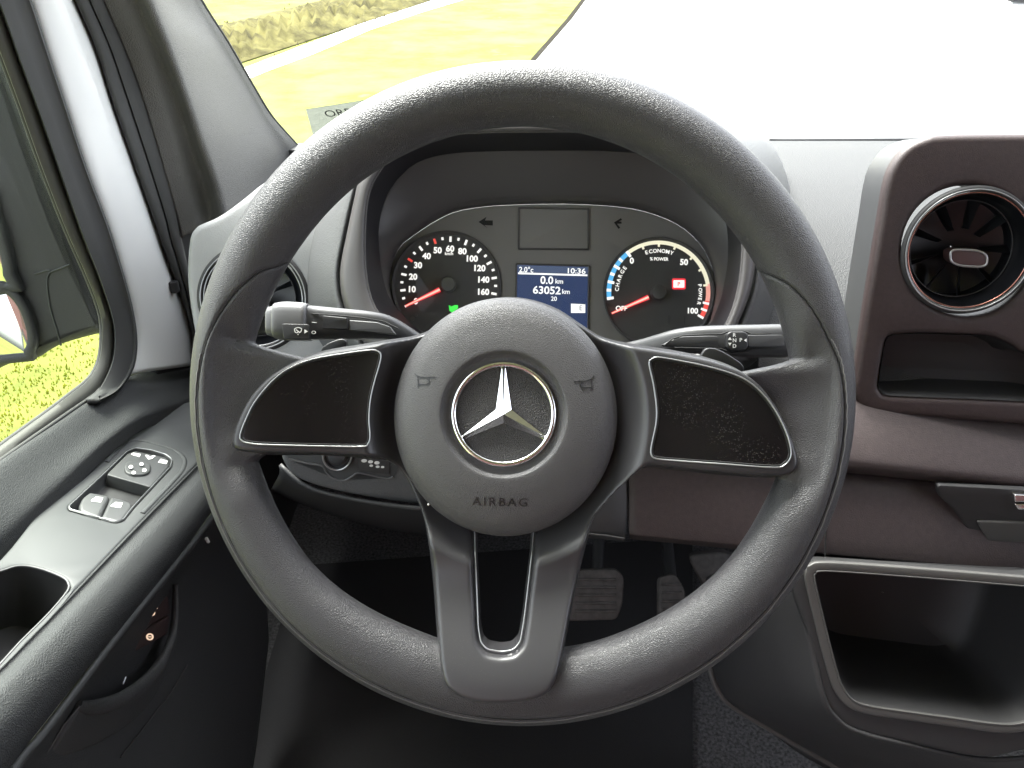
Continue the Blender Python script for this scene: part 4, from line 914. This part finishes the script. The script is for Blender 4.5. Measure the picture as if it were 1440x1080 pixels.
# padded roll and ridge below the tray
roll = [
 ([(-90, 1033), (0, 942), (100, 839), (180, 755), (240, 693), (296, 636), (330, 600)], [-0.299]*7),
 ([(-88, 1040), (3, 948), (103, 845), (183, 761), (243, 699), (299, 641), (333, 605)], [-0.2975]*7),
 ([(-84, 1060), (10, 965), (112, 858), (190, 775), (250, 712), (303, 653), (337, 616)], [-0.288]*7),
 ([(-70, 1100), (30, 990), (126, 884), (203, 797), (260, 733), (309, 672), (342, 634)], [-0.280]*7),
 ([(-50, 1140), (48, 1015), (138, 905), (213, 815), (268, 748), (313, 688), (346, 648)], [-0.278]*7),
 ([(-40, 1150), (52, 1030), (146, 912), (219, 823), (273, 754), (316, 694), (349, 654)], [-0.281]*7)]
xsurf('armrest_pad', roll, M['door'], 8, 6)
ridge = [(-30, 1155), (30, 1066), (60, 1032), (154, 908), (226, 818), (279, 752), (316, 703), (352, 660)]
tube('armrest_ridge', [hitX(a, b, -0.2815) for a, b in spline([np.array(p, float) for p in ridge], 5)], 0.0028, M['tray'], DR, seg=10)
low = [([(-30, 1160), (62, 1036), (156, 914), (228, 824), (281, 757), (320, 703), (356, 662)], [-0.288]*7),
 ([(-10, 1180), (80, 1050), (172, 930), (242, 842), (293, 775), (330, 720), (360, 680)], [-0.306]*7),
 ([(20, 1240), (120, 1120), (205, 990), (270, 900), (312, 835), (346, 775), (366, 730)], [-0.312]*7),
 ([(60, 1400), (170, 1280), (245, 1130), (300, 1010), (335, 930), (356, 860), (372, 800)], [-0.312]*7),
 ([(150, 1700), (240, 1500), (300, 1330), (335, 1180), (356, 1080), (368, 990), (378, 900)], [-0.314]*7)]
xsurf('lower_panel', low, M['door_low'], 6, 6)
# release handle in its recess, lock buttons
hd = [(247, 822), (246, 870), (240, 905), (222, 940), (195, 968), (160, 988), (128, 995), (110, 992)]
tube('release_handle', [hitX(a, b, -0.296) for a, b in spline([np.array(p, float) for p in hd], 6)], [0.0022+0.0028*math.sin(math.pi*min(1, k/42)) for k in range(43)], M['door_low'], DR, seg=10, flat=1.6)
hs_ = [([(240, 905), (222, 940), (195, 968), (160, 988), (112, 994)], [-0.295]*5), ([(238, 925), (222, 958), (192, 990), (150, 1015), (88, 1030)], [-0.300]*5), ([(232, 948), (212, 985), (178, 1020), (130, 1048), (62, 1072)], [-0.309]*5)]
xsurf('handle_shell', hs_, M['door_low'], 6, 5)
tube('shell_edge', [hitX(112, 993, -0.2945), hitX(88, 1022, -0.2985), hitX(62, 1066, -0.306)], 0.0008, M['lip'], DR, seg=6)
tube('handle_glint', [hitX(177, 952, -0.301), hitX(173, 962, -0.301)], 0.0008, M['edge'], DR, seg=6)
XL = Plane(hitX(215, 870, -0.3035), Vector((1, -0.12, 0.10)))
for q, nm in (([(192, 884), (236, 838), (240, 862), (190, 892)], 'open'), ([(190, 894), (239, 865), (235, 892), (191, 916)], 'shut')):
    B_ = plate('lock_button', XL, rounded(q, 2, 2), thick=0.005, bevel=0.0008, mat=M['lockbtn'], parent=DR, back=True)
    if nm == 'open': ps = [stroke([(213.5+4*math.cos(t), 862+3.4*math.sin(t)) for t in np.linspace(0, 6.28, 14)], 1.8), stroke([(215, 857), (217, 853.5), (220.5, 853), (221, 856)], 1.6)]
    else: ps = [stroke([(211+4.2*math.cos(t), 895.5+4*math.sin(t)) for t in np.linspace(0, 6.28, 14)], 2.0), stroke([(209, 895.5), (213, 895.5)], 1.3)]
    join_polys('lock_mark', XL, ps, 0.0006, M['lockprint'] if 'lockprint' in M else M.setdefault('lockprint', mat('lock_print_glow', (0.75, 0.55, 0.42), 0.5, emit=(1.0, 0.72, 0.5), estr=0.8)), B_)  # lock marks are print with a glow of their own
o_ = tube('courtesy_stud', [hitX(290, 757, -0.286), hitX(293, 762, -0.286)], 0.0016, M['print'], DR, seg=8)
tube('panel_line', [hitX(a, b, -0.3105) for a, b in ((264, 935), (240, 975), (205, 1020), (170, 1065))], 0.0006, M['lip'], DR, seg=6)
# window surround: dark frame, channel, glass
we_out = [(-45, -180), (-20, -75), (10, -70), (40, 0), (65, 75), (90, 150), (120, 240), (150, 320), (175, 400), (187, 450), (190, 488), (184, 520), (165, 548), (140, 562)][2:]
we_mid = [(-30, -60), (0, 12), (26, 85), (52, 155), (82, 240), (112, 325), (138, 390), (155, 440), (160, 470), (157, 508), (140, 545), (120, 562)]
we_in = [(-55, -60), (-28, 0), (0, 75), (26, 145), (57, 232), (92, 322), (124, 395), (140, 440), (143, 470), (139, 506), (124, 533), (96, 556)]
tail_mid = [(78, 591), (8, 640), (-70, 696)]; tail_in = [(70, 576), (0, 627), (-70, 680)]
A_ = [(a, b) for a, b in spline([np.array(p, float) for p in we_out], 4)]; B_ = [(a, b) for a, b in spline([np.array(p, float) for p in we_mid], 4)]; C_ = [(a, b) for a, b in spline([np.array(p, float) for p in we_in], 4)]
fr3 = [[tuple(hitX(a, b, x)) for a, b in (lerp(A_, B_, t))] for t, x in ((-0.12, -0.3935), (-0.10, -0.3855), (-0.02, -0.384), (0.08, -0.386), (0.5, -0.389), (0.92, -0.393), (1.0, -0.399))]
gridmesh('window_frame', fr3, M['rubber'], DR, thick=0.004)
B2 = B_+[(a, b) for a, b in spline([np.array(p, float) for p in [we_mid[-1]]+tail_mid], 6)][1:]; C2_ = C_+[(a, b) for a, b in spline([np.array(p, float) for p in [we_in[-1]]+tail_in], 6)][1:]
ch3 = [[tuple(hitX(a, b, x)) for a, b in (lerp(B2, C2_, t))] for t, x in ((-0.1, -0.400), (0.05, -0.3985), (0.5, -0.4005), (0.95, -0.405), (1.0, -0.412))]
gridmesh('window_channel', ch3, M['rubber_grey'], DR, thick=0.003)
tube('glass_seal', [hitX(a, b, -0.411) for a, b in C2_], 0.0022, M['rubber'], DR, seg=8)
tube('ledge_seal', [hitX(a, b+2, -0.398) for a, b in B2[40:]], 0.0018, M['rubber'], DR, seg=8)
g0 = [Vector((-0.4150, y, z)) for y, z in ((-0.25, -0.40), (0.86, -0.55), (0.86, 0.02), (0.40, 0.33), (-0.25, 0.33))]
mesh('window_glass', g0+[p+Vector((-0.004, 0, 0)) for p in g0], [(0, 1, 2, 3, 4), (9, 8, 7, 6, 5)]+[(k, 5+k, 5+(k+1) % 5, (k+1) % 5) for k in range(5)], M['side'], DR, smooth=0)
box('outer_skin', (-0.455, -0.75, -0.95), (-0.43, 0.95, -0.565), M['white_paint'], DR)
# white door aperture of the body, its rubber seal
BF = thing('door_aperture', 'white painted body pillar between window frame and inner pillar trim', 'body pillar', hitX(225, 400, -0.39))
wl = [(-5, -140), (15, -70), (40, 0), (65, 75), (90, 150), (120, 240), (150, 320), (175, 400), (187, 450), (190, 490), (182, 526)]
wr = [(52, -130), (78, -70), (105, 0), (135, 70), (160, 150), (188, 230), (216, 310), (241, 382), (260, 432), (272, 480), (272, 514)]
Wl = spline([np.array(p, float) for p in wl], 4); Wr = spline([np.array(p, float) for p in wr], 4)
w3 = [[tuple(hitX(a, b, x)) for a, b in (lerp(Wl, Wr, t))] for t, x in ((-0.12, -0.399), (0.0, -0.392), (0.15, -0.3865), (0.4, -0.3815), (0.65, -0.378), (0.88, -0.3765), (1.0, -0.3795), (1.06, -0.386))]
gridmesh('pillar_skin', upsample(w3, 1, 4), M['white_paint'], BF, thick=0.003)
sl = spline([np.array(p, float) for p in [(145-20, -60), (145, 0), (170, 57), (195, 122), (220, 202), (245, 290), (252, 330), (262, 372), (272, 420), (282, 470), (288, 515)]], 4)
wr2 = spline([np.array(p, float) for p in [(78, -60), (105, 0), (135, 70), (160, 150), (188, 230), (216, 310), (228, 345), (243, 385), (259, 430), (270, 475), (271, 512)]], 4)
s3 = [[tuple(hitX(a, b, x)) for a, b in (lerp(wr2, sl, t))] for t, x in ((-0.06, -0.384), (0.03, -0.374), (0.25, -0.3695), (0.45, -0.368), (0.5, -0.3695), (0.55, -0.367), (0.8, -0.3635), (1.0, -0.3635), (1.08, -0.370))]
gridmesh('door_seal', upsample(s3, 1, 3), M['rubber'], BF, thick=0.003)
tube('seal_clip', [hitX(243, 396, -0.3735), hitX(246, 410, -0.3735)], 0.0055, M['black'], BF, seg=10)

# ================================================================ PILLAR TRIM, WINDSCREEN
def ws_d(px, py):
    r = ray(px, py); return (1.18-0.82*0.33)/(r.y+0.82*r.z)
PT_ = thing('pillar_trim', 'grey grained plastic trim of the windscreen pillar', 'pillar trim', P(330, 200, 0.9))
lft = [(120, -70), (145, 0), (170, 57), (195, 122), (220, 202), (246, 292), (256, 335)]
m1 = [(165, -70), (190, 0), (216, 60), (240, 122), (262, 190), (286, 262), (298, 312)]
m2 = [(195, -70), (222, 0), (248, 60), (272, 122), (296, 190), (320, 256), (332, 296)]
m3 = [(222, -70), (246, 0), (282, 60), (312, 122), (340, 185), (366, 240), (378, 272)]
m4 = [(240, -70), (268, 0), (305, 64), (340, 122), (366, 172), (396, 222), (410, 250)]
rgt = [(248, -70), (282, 0), (320, 60), (356, 122), (382, 164), (418, 205), (440, 232)]
rows_ = []
for i in range(7):
    dl = 0.363/((720-lft[i][0])/FPX); dr = ws_d(*rgt[i])-0.012
    f_ = lambda t: dl*(1-t)+dr*t
    rows_.append([(lft[i][0], lft[i][1], dl), ((lft[i][0]+m1[i][0])/2, (lft[i][1]+m1[i][1])/2, f_(0.02)), (m1[i][0], m1[i][1], f_(0.06)), ((m1[i][0]+m2[i][0])/2, (m1[i][1]+m2[i][1])/2, f_(0.03)), (m2[i][0], m2[i][1], f_(0.12)), (m3[i][0], m3[i][1], f_(0.55)), (m4[i][0], m4[i][1], f_(0.88)-0.004), ((m4[i][0]*0.3+rgt[i][0]*0.7), (m4[i][1]*0.3+rgt[i][1]*0.7), f_(0.96)), (rgt[i][0], rgt[i][1], dr)])
surf('trim', rows_, M['pillar'], PT_, 5, 6, 0.004, 60)
WS = thing('windscreen', 'clear raked windscreen with black edge above the dashboard', 'windscreen', Vector((0.4, 1.18, -0.33)))
wsp = lambda x, z: Vector((x, 1.18-0.82*(z+0.33), z))
q = [wsp(-0.42, -0.36), wsp(1.38, -0.36), wsp(1.30, 0.40), wsp(-0.40, 0.40)]; nn = Vector((0, 0.77, 0.63)).normalized()*0.005
mesh('glass', q+[p+nn for p in q], [(0, 1, 2, 3), (7, 6, 5, 4), (0, 4, 5, 1), (1, 5, 6, 2), (2, 6, 7, 3), (3, 7, 4, 0)], M['wind'], WS, smooth=0)
tube('edge_seal', [P(a, b, ws_d(a, b)-0.008) for a, b in spline([np.array(p, float) for p in rgt], 5)], 0.0028, M['black'], WS, seg=8)
tube('base_seal', [P(a, b, 1.165) for a, b in ((1082, 197.5), (1100, 198), (1300, 197), (1600, 196))], 0.0034, M['black'], WS, seg=8)
NW = Vector((0, -0.77, -0.63)).normalized()
PWS = Plane(P(470, 165, ws_d(470, 165)-0.004), NW, Vector((0, -0.63, 0.77)))
M['sticker'] = mat('sticker_paper', (0.5, 0.5, 0.48), 0.6)
_t = M['sticker'].node_tree; _tl = _t.nodes.new('ShaderNodeBsdfTranslucent'); _tl.inputs[0].default_value = (0.235, 0.245, 0.225, 1)
_t.links.new(_tl.outputs[0], _t.nodes['Material Output'].inputs[0])
M['sticker_print'] = mat('sticker_print', (0.016, 0.018, 0.016), 0.6)
st = plate('windscreen_sticker', PWS, [(430, 154), (520, 140), (530, 175), (440, 190)], thick=0.0006, bevel=0.0001, mat=M['sticker'], back=True)
tag(st, 'small pale paper sticker on the windscreen behind the wheel rim', 'sticker')
text('sticker_lettering', 'ORB', PWS, 476, 158.5, 9, M['sticker_print'], st, h=0.0004, rot=9, wpx=40)
# ================================================================ WING MIRROR
PM = Plane(hitX(60, 330, -0.52), Vector((0.22, -0.90, 0.22)))
MR = thing('wing_mirror', 'large black wing mirror outside the side window', 'wing mirror', PM.o)
mo = [(-160, -90), (-60, -80), (-20, 20), (10, 100), (44, 200), (80, 300), (118, 390), (150, 455), (148, 468), (120, 476), (86, 486), (66, 496), (50, 506), (20, 510), (-160, 520)]
plate('housing', PM, dense(mo, 3), thick=0.09, bevel=0.012, mat=M['mirror_body'], parent=MR, steps=5, back=True)
mg = [(-150, 402), (-10, 406), (12, 411), (28, 428), (38, 452), (42, 475), (36, 490), (20, 496), (-150, 502)]
mgu = np.array([PM.uv(*p) for p in dense(mg, 3)]); mgu = mgu if area2(mgu) > 0 else mgu[::-1]
plate('glass_frame', PM, inset(mgu, -0.010), h=0.012, thick=0.016, bevel=0.004, mat=M['mirror_body'], parent=MR, holes=[inset(mgu, 0.0)], px=False)
plate('mirror_glass', PM, inset(mgu, -0.001), h=0.006, thick=0.004, bevel=0.0005, mat=M['mirror'], parent=MR, px=False)
mg2 = [(-150, 240), (-40, 250), (-14, 300), (2, 350), (8, 385), (0, 398), (-150, 394)]
mgu2 = np.array([PM.uv(*p) for p in dense(mg2, 3)]); mgu2 = mgu2 if area2(mgu2) > 0 else mgu2[::-1]
plate('glass_frame', PM, inset(mgu2, -0.012), h=0.012, thick=0.016, bevel=0.004, mat=M['mirror_body'], parent=MR, holes=[inset(mgu2, 0.0)], px=False)
plate('mirror_glass', PM, inset(mgu2, -0.001), h=0.006, thick=0.004, bevel=0.0005, mat=M['mirror'], parent=MR, px=False)
tube('mould_line', [PM.W(*PM.uv(a, b, 0.0006), 0.0006) for a, b in spline([np.array(p, float) for p in ((48, 386), (70, 380), (66, 395), (70, 430), (80, 465), (86, 486))], 4)], 0.0010, M['tray'], MR, seg=6)
tube('mould_line', [PM.W(*PM.uv(a, b, 0.0006), 0.0006) for a, b in ((70, 383), (98, 372))], 0.0010, M['tray'], MR, seg=6)

# ================================================================ CAB SHELL (roof, rear, far side) that closes the cab round the camera
def shell(name, lo, hi, m_, label): o = box(name, lo, hi, m_); tag(o, label, kind='structure'); return o
M['rear'] = mat('rear_wall_red_bounce', (0.13, 0.060, 0.057), 0.7)  # red added so the unseen wall bounces warm light onto wheel and dash
shell('cab_roof', (-0.47, -0.70, 0.42), (1.43, 0.60, 0.46), M['lining'], 'pale cab roof lining')
shell('cab_rear_wall', (-0.47, -0.72, -1.0), (1.43, -0.69, 0.42), M['rear'], 'unseen cab rear wall, red added for warm bounce')
shell('side_kick_panel', (-0.43, 0.72, -0.95), (-0.392, 1.145, -0.28), M['black'], 'black kick panel between door and dashboard')
M['side_wall'] = mat('side_wall_plastic', (0.04, 0.04, 0.04), 0.7)
shell('far_side_wall', (1.40, -0.69, -1.0), (1.43, 1.14, -0.12), M['side_wall'], 'grey lower wall of the far side of the cab')
shell('near_rear_wall', (-0.465, -0.69, -1.0), (-0.43, -0.25, -0.42), M['side_wall'], 'grey lower wall behind the door')

# ================================================================ OUTSIDE
GZ = -1.75
def ground_mat(name, c1, c2, sc, c3=None):
    m = bpy.data.materials.new(name); m.use_nodes = True; t = m.node_tree; N = t.nodes; b = N['Principled BSDF']; b.inputs['Roughness'].default_value = 1.0; b.inputs['Specular IOR Level'].default_value = 0.05
    tc = N.new('ShaderNodeTexCoord'); n = N.new('ShaderNodeTexNoise'); n.inputs['Scale'].default_value = sc; n.inputs['Detail'].default_value = 8; n.inputs['Roughness'].default_value = 0.65
    r = N.new('ShaderNodeValToRGB'); r.color_ramp.elements[0].position = 0.36; r.color_ramp.elements[0].color = (*c1, 1); r.color_ramp.elements[1].position = 0.62; r.color_ramp.elements[1].color = (*c2, 1)
    if c3: e_ = r.color_ramp.elements.new(0.30); e_.color = (*c3, 1)
    t.links.new(tc.outputs['Object'], n.inputs['Vector']); t.links.new(n.outputs['Fac'], r.inputs[0]); t.links.new(r.outputs[0], b.inputs['Base Color'])
    return m
M['grass'] = ground_mat('grass_ground', (0.090, 0.108, 0.026), (0.185, 0.188, 0.052), 1.5, (0.12, 0.10, 0.06))
M['road'] = ground_mat('pale_asphalt', (0.24, 0.24, 0.235), (0.30, 0.30, 0.29), 3.0)
M['path'] = mat('pale_concrete', (0.45, 0.44, 0.42), 0.8)
M['gutter'] = mat('gutter_dark', (0.026, 0.024, 0.020), 1.0, spec=0.0)
M['reed'] = mat('dry_reed', (0.12, 0.105, 0.05), 0.9)
g = mesh('ground', [(-300, -300, GZ), (300, -300, GZ), (300, 400, GZ), (-300, 400, GZ)], [(0, 1, 2, 3)], M['grass'], smooth=0); tag(g, 'grassy ground outside the van', kind='structure')
def strip(name, q, m_, dz, label, kind='structure', h=0.0):
    pts = [hitZ(a, b, GZ+dz) for a, b in q]; n_ = len(pts)
    V = pts+[p-Vector((0, 0, 0.02)) for p in pts]
    o = mesh(name, V, [tuple(range(n_))]+[(k, (k+1) % n_, n_+(k+1) % n_, n_+k) for k in range(n_)], m_, smooth=0)
    return tag(o, label, None if kind else 'strip', None, kind)
strip('road', [(560, 340), (700, 139), (752, 80), (800, 26), (830, -12), (905, -75), (3400, -75), (3600, 340)], M['road'], 0.004, 'pale sunlit road ahead of the van')
strip('road_edge', [(700, 138), (749, 80), (797, 26), (826, -12), (832, -12), (804, 26), (757, 80), (709, 138)], M['gutter'], 0.009, 'dark gutter line along the road edge')
strip('path', [(300, 118), (345, 95), (420, 66), (500, 36), (560, 14), (640, -12), (690, -25), (700, -15), (590, 18), (520, 42), (440, 76), (370, 102), (310, 128)], M['path'], 0.006, 'pale narrow path across the grass')
M['bank'] = ground_mat('bank_ground', (0.020, 0.018, 0.008), (0.105, 0.096, 0.036), 1.5, (0.016, 0.012, 0.007))
rows = []
for i in range(13):
    v_ = i/12; rows.append([])
    for j in range(70):
        t = j/69; px = 270+420*t; py = 112-138*t-(8+58*(1-0.6*t))*v_
        p = hitZ(px, py, GZ); env = math.sin(math.pi*v_)
        rows[-1].append(p+Vector((0, 0, 0.012+env*(0.10+0.10*math.sin(j*1.7+i)*math.sin(j*0.61-i*1.3)+random.uniform(-0.04, 0.04)))))
bk = gridmesh('ditch_bank', rows, M['bank'], smooth=180); tag(bk, 'low mottled ditch bank beyond the path', kind='structure')
# dry reeds along the ditch behind the path, short grass near the side window
def blades(name, spots, hgt, wid, m_, label):
    V = []; F = []
    for (x, y) in spots:
        a = random.uniform(0, 6.28); h = hgt*random.uniform(0.5, 1.2); l = random.uniform(-0.4, 0.4)*h; l2 = random.uniform(-0.4, 0.4)*h; w2 = wid*random.uniform(0.6, 1.4)/2
        b = len(V); V += [(x-w2*math.cos(a), y-w2*math.sin(a), GZ), (x+w2*math.cos(a), y+w2*math.sin(a), GZ), (x+l, y+l2, GZ+h)]; F.append((b, b+1, b+2))
    o = mesh(name, V, F, m_, smooth=0); return tag(o, label, 'grass', None, 'stuff')
sp_ = []
for _ in range(700):
    t = random.random(); px = 300+270*t; py = 92-80*t+random.gauss(-22, 16)*(1-0.55*t)
    p = hitZ(px, min(py, 100), GZ)
    if random.random() < 0.9: sp_.append((p.x+random.gauss(0, 0.08), p.y+random.gauss(0, 0.08)))
blades('reeds', sp_, 0.05, 0.03, M['reed'], 'dry brown grass along the ditch beyond the path')
M['blade'] = ground_mat('grass_blades', (0.10, 0.12, 0.010), (0.19, 0.19, 0.018), 3.0, (0.12, 0.10, 0.04))
_t = M['blade'].node_tree; _tl = _t.nodes.new('ShaderNodeBsdfTranslucent'); _mx = _t.nodes.new('ShaderNodeMixShader'); _mx.inputs[0].default_value = 0.5; _b = _t.nodes['Principled BSDF']
_t.links.new(_b.inputs['Base Color'].links[0].from_socket, _tl.inputs[0]); _t.links.new(_b.outputs[0], _mx.inputs[1]); _t.links.new(_tl.outputs[0], _mx.inputs[2]); _t.links.new(_mx.outputs[0], _t.nodes['Material Output'].inputs[0])
sp_ = []
for _ in range(3000):
    p = hitZ(random.uniform(-120, 175), random.uniform(430, 700), GZ); sp_.append((p.x+random.gauss(0, 0.01), p.y))
blades('grass', sp_, 0.016, 0.008, M['blade'], 'short yellow green grass outside the side window')
# kerb stones and the low edge of a parked car at the far side of the road
M['stone'] = mat('white_kerb_stone', (0.55, 0.55, 0.53), 0.8)
ks = [((1352, 0), (1372, 4), 'leftmost'), ((1375, 2), (1391, 9), 'second'), ((1393, 7), (1411, 14), 'third'), ((1432, 18), (1452, 26), 'rightmost')]
for (x0, y0), (x1, y1), nm in ks:
    a, b = hitZ(x0, y0, GZ), hitZ(x1, y1, GZ); d_ = (b-a); n_ = Vector((-d_.y, d_.x, 0)).normalized()*0.12
    base = [a-n_, b-n_, b+n_, a+n_]; c_ = sum(base, Vector())/4
    o = mesh('kerb_stone', base+[c_+(p-c_)*0.92+Vector((0, 0, 0.11)) for p in base], [(4, 5, 6, 7)]+[(k, (k+1) % 4, 4+(k+1) % 4, 4+k) for k in range(4)], M['stone'], smooth=0, loc=c_)
    tag(o, nm+' of the white kerb stones at the far road edge', 'kerb stone', 'white kerb stones')
car_o = hitZ(1386, 4, GZ); yaw = rad(-12)
CR = thing('parked_car', 'grey parked car cut off by the top right corner', 'car', car_o)
cw = lambda x, y, z: car_o+Matrix.Rotation(yaw, 3, 'Z') @ Vector((x, y, 0))+Vector((0, 0, z))
M['carpaint'] = mat('grey_car_paint', (0.16, 0.17, 0.175), 0.3, coat=0.5); M['tyre'] = mat('tyre_rubber', (0.012, 0.012, 0.012), 0.8); M['carglass'] = mat('car_glass', (0.02, 0.02, 0.02), 0.1)
pf = [(0.0, 0.35), (0.02, 0.62), (0.25, 0.80), (1.1, 0.92), (1.75, 1.40), (3.0, 1.45), (3.8, 1.0), (4.2, 0.95), (4.3, 0.55), (4.25, 0.3), (3.75, 0.24), (0.35, 0.24)]
n_ = len(pf); V = [cw(x, y, z) for y in (0.0, 1.7) for x, z in pf]
mesh('body', V, [tuple(range(n_)), tuple(range(2*n_-1, n_-1, -1))]+[(k, (k+1) % n_, n_+(k+1) % n_, n_+k) for k in range(n_)], M['carpaint'], CR, smooth=0)
mesh('window', [cw(x, -0.01, z) for x, z in ((1.25, 0.95), (1.8, 1.34), (2.95, 1.38), (3.55, 1.0))]+[cw(x, 0.02, z) for x, z in ((1.25, 0.95), (1.8, 1.34), (2.95, 1.38), (3.55, 1.0))], [(0, 1, 2, 3), (7, 6, 5, 4), (0, 4, 5, 1), (1, 5, 6, 2), (2, 6, 7, 3), (3, 7, 4, 0)], M['carglass'], CR, smooth=0)
for x in (0.8, 3.4):
    gridmesh('wheel', [[cw(x+r_*math.cos(a), y, 0.31+r_*math.sin(a)) for a in np.linspace(0, 2*math.pi, 24, endpoint=False)] for y, r_ in ((0.2, 0.31), (0.0, 0.31), (-0.03, 0.28), (-0.03, 0.02))], M['tyre'], CR, closed_u=True)
